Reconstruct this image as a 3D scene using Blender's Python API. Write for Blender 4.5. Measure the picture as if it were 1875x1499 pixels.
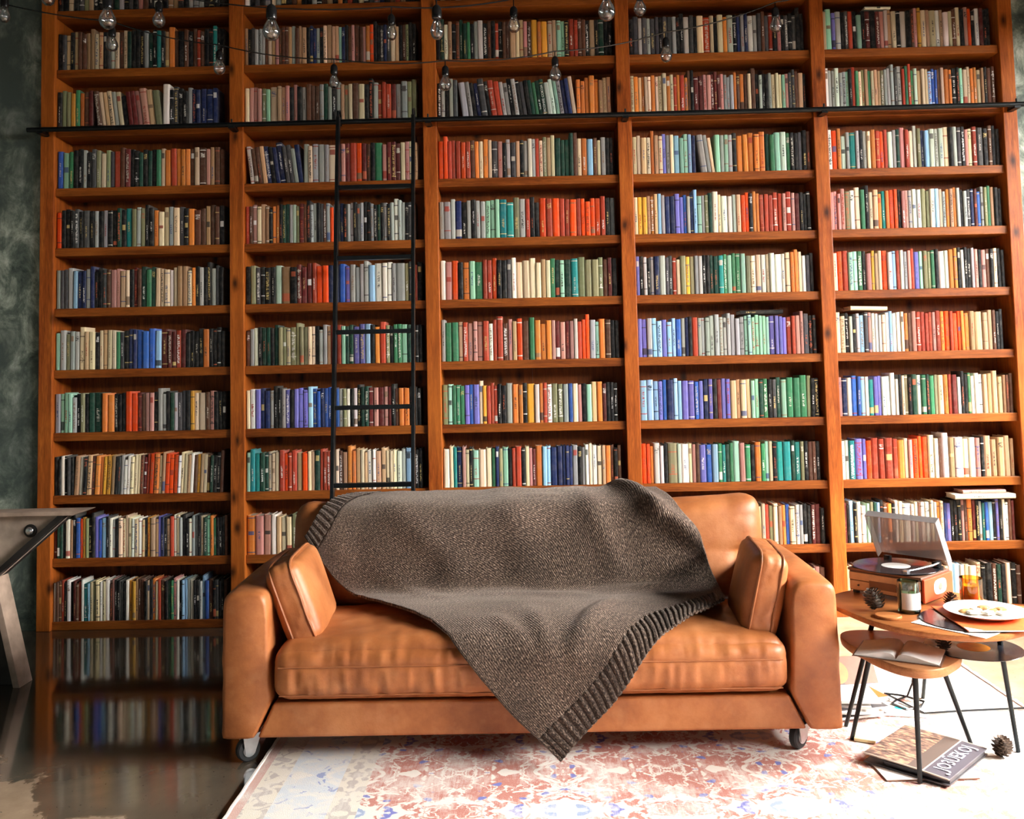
import bpy, bmesh, math, random
from mathutils import Vector, Matrix, noise

R = math.radians
scene = bpy.context.scene
for o in list(bpy.data.objects):
    bpy.data.objects.remove(o)
C = scene.collection

# ------------------------------------------------------------------ camera
H = 1.3185
def cam_axes(yaw, pitch, roll):
    cy, sy, cp, sp = math.cos(yaw), math.sin(yaw), math.cos(pitch), math.sin(pitch)
    w = Vector((sy*cp, cy*cp, sp)); r0 = Vector((cy, -sy, 0)); u0 = r0.cross(w)
    cr, sr = math.cos(roll), math.sin(roll)
    return r0*cr + u0*sr, u0*cr - r0*sr, w
_r, _u, _w = cam_axes(R(-0.80213), R(3.56419), R(-1.27275))
cam = bpy.data.cameras.new('camera'); cam_o = bpy.data.objects.new('camera', cam); C.objects.link(cam_o)
cam.sensor_fit = 'HORIZONTAL'; cam.sensor_width = 36.0; cam.lens = 1700/1875*36
cam.shift_y = -(749.5-574.0856)/1875
cam.clip_start = .05; cam.clip_end = 60
cam_o.matrix_world = Matrix(((_r.x, _u.x, -_w.x, 0), (_r.y, _u.y, -_w.y, 0), (_r.z, _u.z, -_w.z, H), (0, 0, 0, 1)))
scene.camera = cam_o

# ------------------------------------------------------------------ light
world = bpy.data.worlds.new('world'); scene.world = world; world.use_nodes = True
bg = world.node_tree.nodes['Background']; bg.inputs[0].default_value = (.62, .75, .9, 1); bg.inputs[1].default_value = .5
def area(name, loc, rot, sx, sy, power, col=(1, 1, 1), spread=180):
    l = bpy.data.lights.new(name, 'AREA'); l.shape = 'RECTANGLE'; l.size = sx; l.size_y = sy; l.energy = power; l.color = col
    l.spread = R(spread)
    o = bpy.data.objects.new(name, l); C.objects.link(o); o.location = loc; o.rotation_euler = rot
    return o
WIN_X = 4.3
# lamp standing in for open sky, raised to keep upper shelves darker, shining through the tall window in the right-hand wall
area('window_daylight', (6.4, 2.4, 4.7), (0, R(90), 0), 4.0, 13.0, 17500, (1.0, .965, .92))
# fill lamp added behind the camera, set low so the top shelves stay dark
area('rear_fill', (-.6, -3.32, 1.2), (R(90), 0, 0), 3.4, 1.6, 14, (.92, .97, 1.0))
sun = bpy.data.lights.new('sun', 'SUN'); sun.energy = 17.0; sun.angle = R(7.0); sun.color = (1, .93, .82)
sun_o = bpy.data.objects.new('sun', sun); C.objects.link(sun_o)
sun_o.rotation_euler = Vector((-.80, .30, -.66)).to_track_quat('-Z', 'Y').to_euler()
sun_o.location = (6, 0, 5)
vs = scene.view_settings
vs.view_transform = 'Standard'; vs.look = 'None'; vs.exposure = 0.0; vs.gamma = 1.0; vs.use_curve_mapping = False
try:
    scene.cycles.max_bounces = 8; scene.cycles.transparent_max_bounces = 16; scene.cycles.caustics_reflective = False
    scene.cycles.caustics_refractive = False; scene.cycles.sample_clamp_indirect = 6
except Exception:
    pass

# ------------------------------------------------------------------ helpers
def srgb(*c):
    return tuple(((v/255)/12.92 if v/255 <= .04045 else ((v/255+.055)/1.055)**2.4) for v in c)
class NT:
    def __init__(s, name):
        s.m = bpy.data.materials.new(name); s.m.use_nodes = True; s.t = s.m.node_tree
        s.b = s.t.nodes['Principled BSDF']; s.out = s.t.nodes['Material Output']
    def n(s, kind, **kw):
        x = s.t.nodes.new(kind)
        for k, v in kw.items():
            if k == 'inp':
                for i, val in v.items():
                    if hasattr(val, 'is_output'): s.t.links.new(val, x.inputs[i])
                    else: x.inputs[i].default_value = val
            else: setattr(x, k, v)
        return x
    def math(s, op, a, b=None, c=None):
        x = s.n('ShaderNodeMath', operation=op)
        for i, v in enumerate((a, b, c)):
            if v is None: continue
            if hasattr(v, 'is_output'): s.t.links.new(v, x.inputs[i])
            else: x.inputs[i].default_value = v
        return x.outputs[0]
    def mix(s, f, a, b, blend='MIX'):
        x = s.n('ShaderNodeMix', data_type='RGBA', blend_type=blend)
        for i, v in ((0, f), (6, a), (7, b)):
            if hasattr(v, 'is_output'): s.t.links.new(v, x.inputs[i])
            else: x.inputs[i].default_value = v if i == 0 else (tuple(v)+(1,))[:4]
        return x.outputs[2]
    def ramp(s, f, stops, interp='LINEAR'):
        x = s.n('ShaderNodeValToRGB'); s.t.links.new(f, x.inputs[0]); x.color_ramp.interpolation = interp
        e = x.color_ramp.elements
        while len(e) < len(stops): e.new(.5)
        for el, (p, c) in zip(e, stops): el.position = p; el.color = (tuple(c)+(1,))[:4]
        return x.outputs[0]
    def noise(s, vec, scale, detail=3, rough=.55, dist=0.0):
        x = s.n('ShaderNodeTexNoise', inp={'Scale': scale, 'Detail': detail, 'Roughness': rough, 'Distortion': dist})
        if vec is not None: s.t.links.new(vec, x.inputs['Vector'])
        return x.outputs[0]
    def obj(s): return s.n('ShaderNodeTexCoord').outputs['Object']
    def mapping(s, vec, scale=(1, 1, 1), loc=(0, 0, 0), rot=(0, 0, 0)):
        x = s.n('ShaderNodeMapping', inp={'Scale': scale, 'Location': loc, 'Rotation': rot}); s.t.links.new(vec, x.inputs[0])
        return x.outputs[0]
    def set(s, **kw):
        for k, v in kw.items():
            k = k.replace('_', ' ')
            i = s.b.inputs[k]
            if hasattr(v, 'is_output'): s.t.links.new(v, i)
            else: i.default_value = (tuple(v)+(1,))[:4] if isinstance(v, (tuple, list)) else v
        return s
    def bump(s, h, strength=.3, dist=.01):
        x = s.n('ShaderNodeBump', inp={'Strength': strength, 'Distance': dist, 'Height': h})
        s.t.links.new(x.outputs[0], s.b.inputs['Normal'])
M = {}
def plain(name, col, rough=.5, metal=0.0, var=.12, scale=30, bump=0.0, **kw):
    t = NT(name); o = t.obj(); nz = t.noise(o, scale, 4)
    c0 = tuple(v*(1-var) for v in col); c1 = tuple(min(1, v*(1+var)) for v in col)
    t.set(Base_Color=t.ramp(nz, ((.3, c0), (.7, c1))), Roughness=rough, Metallic=metal, **kw)
    if bump: t.bump(nz, bump, .004)
    M[name] = t.m
    return t.m

class MB:
    """collects faces of ONE mesh"""
    def __init__(s): s.v = []; s.f = []
    def add(s, vs, fs):
        k = len(s.v); s.v += [tuple(x) for x in vs]; s.f += [tuple(i+k for i in f) for f in fs]; return s
    def box(s, lo, hi, mat=None):
        (a, b, c), (d, e, f) = lo, hi
        vs = [Vector(p) for p in ((a, b, c), (d, b, c), (d, e, c), (a, e, c), (a, b, f), (d, b, f), (d, e, f), (a, e, f))]
        if mat is not None: vs = [mat @ v for v in vs]
        return s.add(vs, ((0, 3, 2, 1), (4, 5, 6, 7), (0, 1, 5, 4), (1, 2, 6, 5), (2, 3, 7, 6), (3, 0, 4, 7)))
    def prism(s, poly, fn, a, b):
        """poly (2d) extruded between a and b; fn(p,q,t) -> 3d"""
        n = len(poly)
        vs = [fn(p, q, a) for p, q in poly]+[fn(p, q, b) for p, q in poly]
        fs = [tuple(range(n))[::-1], tuple(range(n, 2*n))]+[(i, (i+1) % n, n+(i+1) % n, n+i) for i in range(n)]
        return s.add(vs, fs)
    def tube(s, pts, r, seg=8, closed=False, caps=True):
        pts = [Vector(p) for p in pts]; n = len(pts); rings = []
        rr = r if isinstance(r, (list, tuple)) else [r]*n
        up = None
        for i, p in enumerate(pts):
            if closed: t = pts[(i+1) % n]-pts[i-1]
            else: t = pts[min(i+1, n-1)]-pts[max(i-1, 0)]
            t.normalize()
            if up is None:
                up = Vector((0, 0, 1)) if abs(t.z) < .9 else Vector((1, 0, 0))
            a = t.cross(up)
            if a.length < 1e-6: a = t.orthogonal()
            a.normalize(); b = a.cross(t).normalized(); up = b
            rings.append([p+(a*math.cos(2*math.pi*k/seg)+b*math.sin(2*math.pi*k/seg))*rr[i] for k in range(seg)])
        vs = [v for g in rings for v in g]; fs = []
        for i in range(n if closed else n-1):
            j = (i+1) % n
            for k in range(seg):
                fs.append((i*seg+k, i*seg+(k+1) % seg, j*seg+(k+1) % seg, j*seg+k))
        if caps and not closed:
            fs.append(tuple(range(seg))[::-1]); fs.append(tuple((n-1)*seg+k for k in range(seg)))
        return s.add(vs, fs)
    def lathe(s, prof, seg=24, mat=None):
        vs = []; fs = []; n = len(prof)
        for k in range(seg):
            a = 2*math.pi*k/seg
            for r, z in prof: vs.append(Vector((r*math.cos(a), r*math.sin(a), z)))
        if mat is not None: vs = [mat @ v for v in vs]
        for k in range(seg):
            j = (k+1) % seg
            for i in range(n-1): fs.append((k*n+i, j*n+i, j*n+i+1, k*n+i+1))
        if prof[0][0] > 1e-6: fs.append(tuple(k*n for k in range(seg))[::-1])
        if prof[-1][0] > 1e-6: fs.append(tuple(k*n+n-1 for k in range(seg)))
        return s.add(vs, fs)
    def mesh(s, name):
        me = bpy.data.meshes.new(name); me.from_pydata(s.v, [], s.f); me.update(); return me
    def build(s, name, mat, parent=None, smooth=False, bevel=0, seg=2, merge=False):
        me = s.mesh(name)
        if merge or len(s.f) < 400:
            bm = bmesh.new(); bm.from_mesh(me)
            if merge: bmesh.ops.remove_doubles(bm, verts=bm.verts, dist=1e-5)
            bmesh.ops.recalc_face_normals(bm, faces=bm.faces); bm.to_mesh(me); bm.free()
        return link(name, me, mat, parent, smooth, bevel, seg)
def link(name, me, mat, parent=None, smooth=False, bevel=0, seg=2):
    if mat is not None and not me.materials: me.materials.append(M[mat] if isinstance(mat, str) else mat)
    o = bpy.data.objects.new(name, me); C.objects.link(o)
    if parent is not None: o.parent = parent
    if smooth:
        for p in me.polygons: p.use_smooth = True
        try: me.set_sharp_from_angle(angle=R(40))
        except Exception: pass
    if bevel:
        b = o.modifiers.new('bevel', 'BEVEL'); b.width = bevel; b.segments = seg; b.limit_method = 'ANGLE'; b.angle_limit = R(35)
        b.harden_normals = False
    return o
def tag(o, label=None, cat=None, group=None, kind=None):
    for k, v in (('label', label), ('category', cat), ('group', group), ('kind', kind)):
        if v: o[k] = v
    return o
def thing(name, label, cat, loc=(0, 0, 0), rz=0, group=None):
    o = bpy.data.objects.new(name, None); C.objects.link(o); o.location = loc; o.rotation_euler = (0, 0, rz)
    o.empty_display_size = .05
    return tag(o, label, cat, group)
def rounded_box(hx, hy, hz, r, nx, ny, nz, fn=None):
    """closed rounded box mesh, finely divided; fn(v, unit) may push vertices about"""
    def axis(h, n):
        inner = max(h-r, 1e-4); k = 4
        a = [-h+(h-inner)*(1-math.cos(math.pi/2*i/k)) for i in range(k)]
        return a+[-inner+2*inner*i/n for i in range(n+1)]+[-q for q in a[::-1]]
    ax, ay, az = axis(hx, nx), axis(hy, ny), axis(hz, nz)
    idx = {}; vs = []; fs = []
    def vid(p):
        key = tuple(round(q, 6) for q in p)
        if key not in idx:
            i = [max(-(h-r), min(h-r, q)) for q, h in zip(p, (hx, hy, hz))]
            d = Vector((p[0]-i[0], p[1]-i[1], p[2]-i[2]))
            v = Vector(i)
            if d.length > 1e-9: v = v+d.normalized()*r
            idx[key] = len(vs); vs.append((v, Vector((p[0]/hx, p[1]/hy, p[2]/hz))))
        return idx[key]
    def face(A, B, mk, flip):
        for i in range(len(A)-1):
            for j in range(len(B)-1):
                q = [vid(mk(A[i], B[j])), vid(mk(A[i+1], B[j])), vid(mk(A[i+1], B[j+1])), vid(mk(A[i], B[j+1]))]
                fs.append(tuple(q[::-1]) if flip else tuple(q))
    face(ax, ay, lambda a, b: (a, b, hz), False); face(ax, ay, lambda a, b: (a, b, -hz), True)
    face(ax, az, lambda a, b: (a, -hy, b), False); face(ax, az, lambda a, b: (a, hy, b), True)
    face(ay, az, lambda a, b: (hx, a, b), False); face(ay, az, lambda a, b: (-hx, a, b), True)
    m = MB(); m.v = [tuple(fn(v, u) if fn else v) for v, u in vs]; m.f = fs
    return m
def nz3(x, y, z): return noise.noise(Vector((x, y, z)))
def text_mesh(name, body, size, mat, parent, matrix, align='CENTER', extrude=.0004, sx=1.0):
    cu = bpy.data.curves.new(name, 'FONT'); cu.body = body; cu.size = size; cu.align_x = align; cu.align_y = 'CENTER'; cu.extrude = extrude
    cu.resolution_u = 2
    tmp = bpy.data.objects.new(name+'_tmp', cu); C.objects.link(tmp)
    dg = bpy.context.evaluated_depsgraph_get(); dg.update()
    me = bpy.data.meshes.new_from_object(tmp.evaluated_get(dg)); bpy.data.objects.remove(tmp)
    me.name = name; me.transform(matrix @ Matrix.Diagonal((sx, 1, 1, 1))); me.materials.clear()
    return link(name, me, mat, parent)

# ------------------------------------------------------------------ materials
def wood(name, axis, dark, mid, light, rough=.42, knots=True):
    t = NT(name); o = t.obj(); rnd = t.n('ShaderNodeObjectInfo').outputs['Random']
    off = t.n('ShaderNodeCombineXYZ', inp={0: t.math('MULTIPLY', rnd, 17.0), 1: t.math('MULTIPLY', rnd, 5.0), 2: t.math('MULTIPLY', rnd, 29.0)}).outputs[0]
    v = t.n('ShaderNodeVectorMath', operation='ADD', inp={0: o, 1: off}).outputs[0]
    sc = {'x': (1.1, 16, 16), 'z': (16, 16, 1.1), 'y': (16, 1.1, 16)}[axis]
    g = t.noise(t.mapping(v, sc), 2.2, 6, .65, .8)
    fine = t.noise(t.mapping(v, tuple(q*5 for q in sc)), 3.0, 4, .6)
    col = t.ramp(g, ((.25, dark), (.5, mid), (.78, light)))
    col = t.mix(t.math('MULTIPLY', t.ramp(fine, ((.35, (1, 1, 1)), (.62, (0, 0, 0)))), .6), col, dark)
    blotch = t.noise(v, 1.6, 3)
    col = t.mix(t.math('MULTIPLY', t.ramp(blotch, ((.42, (0, 0, 0)), (.7, (1, 1, 1)))), .45), col, light)
    if knots:
        ksc = {'x': (1.3, 6, 6), 'z': (9, .01, 5), 'y': (6, 1.3, 6)}[axis]
        kv = t.mapping(v, ksc)
        if axis == 'z':
            sx = t.n('ShaderNodeSeparateXYZ', inp={0: t.mapping(v, (9.5, 1, 4.6))}).outputs
            kv = t.n('ShaderNodeCombineXYZ', inp={0: t.math('ADD', sx[0], t.math('MULTIPLY', g, .35)), 1: sx[2]}).outputs[0]
        vo = t.n('ShaderNodeTexVoronoi', voronoi_dimensions='2D', inp={'Scale': 1.0, 'Vector': kv})
        k = t.ramp(vo.outputs['Distance'], ((.04, (1, 1, 1)), (.25, (0, 0, 0))))
        gate = t.math('GREATER_THAN', t.n('ShaderNodeSeparateColor', inp={0: vo.outputs['Color']}).outputs[0], .66)
        col = t.mix(t.math('MULTIPLY', k, t.math('MULTIPLY', gate, .92)), col, tuple(q*.25 for q in dark))
    t.set(Base_Color=col, Roughness=t.math('ADD', t.math('MULTIPLY', g, .25), rough-.12))
    t.set(Specular_IOR_Level=.22); t.bump(fine, .15, .002); M[name] = t.m
WD, WM_, WL = (.11, .020, .005), (.39, .088, .013), (.62, .18, .024)
wood('post_wood', 'z', WD, WM_, WL)
wood('shelf_wood', 'x', (.085, .018, .004), (.28, .070, .010), (.46, .14, .02), knots=False)
wood('panel_wood', 'z', (.075, .017, .004), (.22, .050, .008), (.34, .09, .014), .6)
wood('table_wood', 'x', (.24, .07, .02), (.42, .15, .045), (.52, .21, .07), .35, False)
wood('stool_wood', 'x', (.22, .08, .03), (.36, .15, .06), (.45, .2, .08), .38, False)
plain('black_steel', (.012, .014, .015), .35, .6, .3)
plain('black_plastic', (.012, .012, .013), .2)
plain('dark_rubber', (.015, .015, .016), .6)
plain('caster_metal', (.62, .63, .64), .3, .7)
plain('white_card', (.8, .79, .76), .6, var=.04)
plain('white_ceramic', (.82, .81, .78), .25, var=.02)
plain('paper', (.72, .66, .55), .8, var=.1, scale=200)
plain('white_paper', (.84, .83, .80), .8, var=.04)
plain('orange_card', (.75, .14, .035), .5)
plain('red_panel', (.62, .085, .03), .4)
plain('cream_panel', (.62, .46, .32), .45)
plain('brown_panel', (.16, .08, .05), .4)
plain('silver', (.7, .7, .72), .25, .9)
plain('label_orange', (.8, .33, .03), .5)
plain('cookie', (.5, .27, .09), .8, var=.35, scale=90, bump=.4)
plain('cookie_icing', (.82, .76, .66), .7, var=.12, scale=90)
plain('yellow_card', (.75, .62, .34), .6)
plain('blue_card', (.28, .26, .62), .55)
plain('teal_ink', (.03, .5, .6), .5)
plain('dark_card', (.05, .045, .05), .45)
plain('title_white', (.85, .84, .8), .6, var=.02)
plain('title_black', (.02, .02, .02), .6)
plain('title_violet', (.82, .78, .95), .6, var=.02)
plain('room_dark', (.05, .06, .055), .85)
plain('ceiling_grey', (.08, .085, .085), .85)
plain('window_metal', (.03, .032, .033), .5, .4)

def leather():
    t = NT('leather'); o = t.obj()
    big = t.noise(o, 4.2, 6, .68); mid = t.noise(o, 11, 4, .65); fine = t.noise(o, 160, 3, .6)
    col = t.ramp(big, ((.28, (.22, .062, .018)), (.52, (.39, .128, .038)), (.76, (.54, .21, .072))))
    col = t.mix(t.math('MULTIPLY', t.ramp(mid, ((.5, (0, 0, 0)), (.75, (1, 1, 1)))), .35), col, (.56, .25, .11))
    t.set(Base_Color=col, Roughness=t.math('ADD', t.math('MULTIPLY', mid, .3), .30), Specular_IOR_Level=.45)
    h = t.math('ADD', t.math('MULTIPLY', fine, .3), t.math('MULTIPLY', mid, .7)); t.bump(h, .22, .006); M['leather'] = t.m
leather()
plain('leather_piping', (.34, .115, .04), .45)

def knit(name, ribbed):
    t = NT(name); uv = t.n('ShaderNodeUVMap', uv_map='UVMap').outputs[0]
    fl = t.noise(t.mapping(uv, (1, 2.2, 1), (0, 0, 0), (0, 0, .5)), 125, 3, .75)
    st = t.noise(t.mapping(uv, (1, 4.5, 1), (0, 0, 0), (0, 0, 0)), 95, 3, .7)
    soft = t.noise(uv, 5, 3)
    f = t.math('ADD', t.math('MULTIPLY', fl, .55), t.math('MULTIPLY', st, .45))
    col = t.ramp(f, ((.38, (.010, .007, .006)), (.49, (.050, .033, .026)), (.56, (.22, .15, .11)), (.64, (.60, .46, .37))))
    if ribbed: col = t.mix(.35, col, (.012, .009, .008))
    col = t.mix(t.math('MULTIPLY', t.ramp(soft, ((.35, (1, 1, 1)), (.6, (0, 0, 0)))), .35), col, (.012, .009, .008))
    wv = t.n('ShaderNodeTexWave', wave_type='BANDS', bands_direction='Y', inp={'Scale': 46 if not ribbed else 30, 'Distortion': 1.5, 'Detail': 2, 'Vector': uv}).outputs[1]
    t.set(Base_Color=col, Roughness=.95, Sheen_Weight=.35, Sheen_Roughness=.5, Sheen_Tint=(.8, .68, .6), Specular_IOR_Level=.1)
    t.bump(t.math('ADD', t.math('MULTIPLY', f, 1.0), t.math('MULTIPLY', wv, .5)), .6, .006); M[name] = t.m
knit('knit', False); knit('knit_rib', True)

def plaster():
    t = NT('green_plaster'); o = t.obj()
    a = t.noise(o, 1.3, 6, .62, .6); b = t.noise(t.mapping(o, (1, 1, .7)), 7, 7, .72, .5); c = t.noise(o, 40, 4)
    col = t.ramp(b, ((.34, (.03, .045, .038)), (.46, (.11, .14, .115)), (.55, (.28, .32, .26)), (.68, (.6, .63, .56))))
    col = t.mix(t.ramp(a, ((.38, (1, 1, 1)), (.54, (0, 0, 0)))), col, (.06, .08, .07))
    t.set(Base_Color=col, Roughness=.6); t.bump(t.math('ADD', b, t.math('MULTIPLY', c, .3)), .3, .01); M['green_plaster'] = t.m
plaster()

def concrete():
    t = NT('polished_concrete'); o = t.obj()
    a = t.noise(o, 1.4, 6, .6, .5); b = t.noise(o, 9, 5, .65); d = t.noise(o, 3.2, 5, .65, .3)
    s = t.n('ShaderNodeSeparateXYZ', inp={0: o})
    # sunlight painted as tan on the right-hand strip; dark stain worn off at near left
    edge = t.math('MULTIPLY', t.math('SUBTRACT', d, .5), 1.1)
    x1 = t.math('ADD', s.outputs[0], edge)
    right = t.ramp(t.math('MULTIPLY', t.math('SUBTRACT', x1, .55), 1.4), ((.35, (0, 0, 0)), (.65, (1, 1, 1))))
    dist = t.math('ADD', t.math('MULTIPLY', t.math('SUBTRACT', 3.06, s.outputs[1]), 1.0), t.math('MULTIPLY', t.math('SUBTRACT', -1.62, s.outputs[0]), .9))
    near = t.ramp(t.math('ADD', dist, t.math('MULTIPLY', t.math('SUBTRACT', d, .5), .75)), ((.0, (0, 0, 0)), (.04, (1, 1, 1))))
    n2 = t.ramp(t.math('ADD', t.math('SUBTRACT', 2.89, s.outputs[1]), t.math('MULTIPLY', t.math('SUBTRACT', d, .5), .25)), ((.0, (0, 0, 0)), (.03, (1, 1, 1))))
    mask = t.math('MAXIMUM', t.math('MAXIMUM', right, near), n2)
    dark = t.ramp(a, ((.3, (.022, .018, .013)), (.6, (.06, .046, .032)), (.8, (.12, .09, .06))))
    half = t.ramp(t.math('ADD', t.math('SUBTRACT', 3.42, s.outputs[1]), t.math('MULTIPLY', t.math('SUBTRACT', d, .5), .5)), ((.0, (0, 0, 0)), (.22, (1, 1, 1))))  # light on the near floor painted in as a paler brown
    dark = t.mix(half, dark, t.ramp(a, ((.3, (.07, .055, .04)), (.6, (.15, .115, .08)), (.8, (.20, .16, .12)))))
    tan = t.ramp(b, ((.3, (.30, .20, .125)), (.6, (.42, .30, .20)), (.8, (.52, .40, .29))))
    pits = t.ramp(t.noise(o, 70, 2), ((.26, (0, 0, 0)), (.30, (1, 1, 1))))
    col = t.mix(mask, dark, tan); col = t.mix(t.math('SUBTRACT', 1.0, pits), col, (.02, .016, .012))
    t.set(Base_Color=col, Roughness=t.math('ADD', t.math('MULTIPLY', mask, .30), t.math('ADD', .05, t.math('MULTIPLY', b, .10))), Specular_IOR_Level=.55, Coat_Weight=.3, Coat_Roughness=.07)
    t.bump(b, .05, .004); M['polished_concrete'] = t.m
concrete()

def rug_mat():
    t = NT('rug_weave'); o = t.obj(); s = t.n('ShaderNodeSeparateXYZ', inp={0: o}); X, Y = s.outputs[0], s.outputs[1]
    W = 2.78
    ex = t.math('MINIMUM', X, t.math('SUBTRACT', W, X))             # distance from the nearest long edge
    ey = t.math('SUBTRACT', 0.0, Y)                                # distance from the far edge
    e = t.math('MINIMUM', ex, ey)
    px = t.math('PINGPONG', X, .34); py = t.math('PINGPONG', Y, .27)
    pv = t.n('ShaderNodeCombineXYZ', inp={0: px, 1: py}).outputs[0]
    fl = t.noise(pv, 11, 3, .55, 1.6); fl2 = t.noise(pv, 24, 2, .5, 1.0)
    vo = t.n('ShaderNodeTexVoronoi', feature='DISTANCE_TO_EDGE', inp={'Scale': 8.5, 'Vector': t.n('ShaderNodeVectorMath', operation='ADD', inp={0: pv, 1: t.n('ShaderNodeCombineXYZ', inp={0: t.math('MULTIPLY', fl, .16), 1: t.math('MULTIPLY', fl2, .16)}).outputs[0]}).outputs[0]})
    vine = t.ramp(vo.outputs[0], ((.02, (1, 1, 1)), (.06, (0, 0, 0))))
    leaf = t.ramp(fl, ((.53, (0, 0, 0)), (.57, (1, 1, 1))))
    # lozenge medallions down the field
    mx = t.math('ABSOLUTE', t.math('SUBTRACT', t.math('PINGPONG', X, .68), .34)); my = t.math('ABSOLUTE', t.math('SUBTRACT', t.math('PINGPONG', t.math('ADD', Y, .0), .54), .27))
    md = t.math('ADD', t.math('MULTIPLY', mx, 7.0), t.math('MULTIPLY', my, 13.0))
    md = t.math('ADD', md, t.math('MULTIPLY', t.math('SUBTRACT', fl2, .5), .9))
    med = t.ramp(md, ((.0, (1, 1, 1)), (.28, (1, 1, 1)), (.30, (0, 0, 0)), (.62, (0, 0, 0)), (.64, (1, 1, 1)), (1.0, (1, 1, 1)), ), 'CONSTANT')
    inmed = t.math('LESS_THAN', md, .98)
    wear = t.noise(o, 5.5, 6, .7); wear2 = t.noise(t.mapping(o, (30, 4, 1)), 3, 4, .7); grain = t.noise(t.mapping(o, (140, 60, 1)), 3, 2)
    pink = t.ramp(grain, ((.3, (.42, .13, .10)), (.7, (.58, .25, .19))))
    cream = (.76, .70, .63); blue = t.ramp(fl2, ((.4, (.30, .36, .52)), (.6, (.55, .60, .68))))
    field = t.mix(t.math('MAXIMUM', vine, leaf), pink, cream)
    bsp = t.ramp(t.noise(pv, 17, 1, .5), ((.63, (0, 0, 0)), (.66, (1, 1, 1)))); field = t.mix(bsp, field, (.16, .17, .48))
    medc = t.mix(med, blue, cream); field = t.mix(inmed, field, medc)
    pale = t.mix(t.ramp(fl, ((.45, (0, 0, 0)), (.6, (1, 1, 1)))), (.60, .64, .68), (.74, .72, .68))
    pale = t.mix(t.ramp(fl2, ((.62, (0, 0, 0)), (.66, (1, 1, 1)))), pale, (.28, .33, .55))
    guard = t.mix(t.ramp(fl2, ((.5, (0, 0, 0)), (.56, (1, 1, 1)))), (.72, .66, .56), (.50, .44, .40))
    bcol = t.ramp(e, ((.0, (0, 0, 0)), (.035, (.2, .2, .2)), (.115, (.4, .4, .4)), (.30, (.6, .6, .6)), (.39, (1, 1, 1))), 'CONSTANT')
    def at(v): return t.math('COMPARE', bcol, v, .05)
    col = field
    col = t.mix(at(.0), col, t.mix(.35, pink, cream)); col = t.mix(at(.2), col, guard); col = t.mix(at(.4), col, pale); col = t.mix(at(.6), col, guard)
    wmask = t.math('ADD', t.math('MULTIPLY', wear, .7), t.math('MULTIPLY', wear2, .3))
    col = t.mix(t.math('MULTIPLY', t.ramp(wmask, ((.46, (0, 0, 0)), (.60, (1, 1, 1)))), .75), col, (.74, .69, .63))
    t.set(Base_Color=col, Roughness=.95, Specular_IOR_Level=.1, Sheen_Weight=.15); t.bump(grain, .3, .004); M['rug_weave'] = t.m
rug_mat()
plain('rug_edge', (.72, .68, .62), .95, bump=.3, scale=200)

def book_mat():
    t = NT('book_cover')
    bc = t.n('ShaderNodeAttribute', attribute_name='bcol').outputs[0]
    dc = t.n('ShaderNodeAttribute', attribute_name='dcol').outputs[0]
    A = t.n('ShaderNodeSeparateXYZ', inp={0: t.n('ShaderNodeAttribute', attribute_name='da').outputs[1]}).outputs
    Bn = t.n('ShaderNodeSeparateXYZ', inp={0: t.n('ShaderNodeAttribute', attribute_name='db').outputs[1]}).outputs
    uv = t.n('ShaderNodeSeparateXYZ', inp={0: t.n('ShaderNodeUVMap', uv_map='UVMap').outputs[0]}).outputs
    u, v = uv[0], uv[1]
    va, vb, uh = A; freq, band, seed = Bn
    iny = t.math('MULTIPLY', t.math('GREATER_THAN', v, va), t.math('LESS_THAN', v, vb))
    inx = t.math('LESS_THAN', t.math('ABSOLUTE', t.math('SUBTRACT', u, .5)), uh)
    gv = t.n('ShaderNodeCombineXYZ', inp={0: t.math('MULTIPLY', u, 2.2), 1: t.math('MULTIPLY', v, 46.0), 2: t.math('MULTIPLY', seed, 91.0)}).outputs[0]
    gl = t.math('GREATER_THAN', t.noise(gv, 1.0, 2, .6), .5)
    sol = t.math('LESS_THAN', freq, .5)
    region = t.math('MULTIPLY', t.math('MULTIPLY', iny, inx), t.math('MAXIMUM', gl, sol))
    def bnd(c): return t.math('LESS_THAN', t.math('ABSOLUTE', t.math('SUBTRACT', v, c)), .012)
    onspine = t.math('LESS_THAN', t.math('ABSOLUTE', t.math('SUBTRACT', u, .5)), .499)
    bands = t.math('MULTIPLY', t.math('MAXIMUM', bnd(band), bnd(t.math('SUBTRACT', 1.0, band))), onspine)
    mask = t.math('MAXIMUM', region, bands)
    wv = t.n('ShaderNodeCombineXYZ', inp={0: t.math('MULTIPLY', u, 1.0), 1: t.math('MULTIPLY', v, 7.0), 2: t.math('MULTIPLY', seed, 57.0)}).outputs[0]
    wr = t.noise(wv, 1.0, 5, .7)
    base = t.mix(t.ramp(wr, ((.45, (.0, 0, 0)), (.8, (.3, .3, .3)))), bc, t.mix(.4, bc, (.62, .55, .45)))
    # rubbed edges of the spine
    rub = t.ramp(t.math('ABSOLUTE', t.math('SUBTRACT', u, .5)), ((.42, (0, 0, 0)), (.5, (.22, .22, .22))))
    base = t.mix(rub, base, t.mix(.5, base, (.6, .55, .48)))
    t.set(Base_Color=t.mix(t.math('MULTIPLY', mask, .88), base, dc), Roughness=.55, Specular_IOR_Level=.2); M['book_cover'] = t.m
book_mat()

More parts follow.
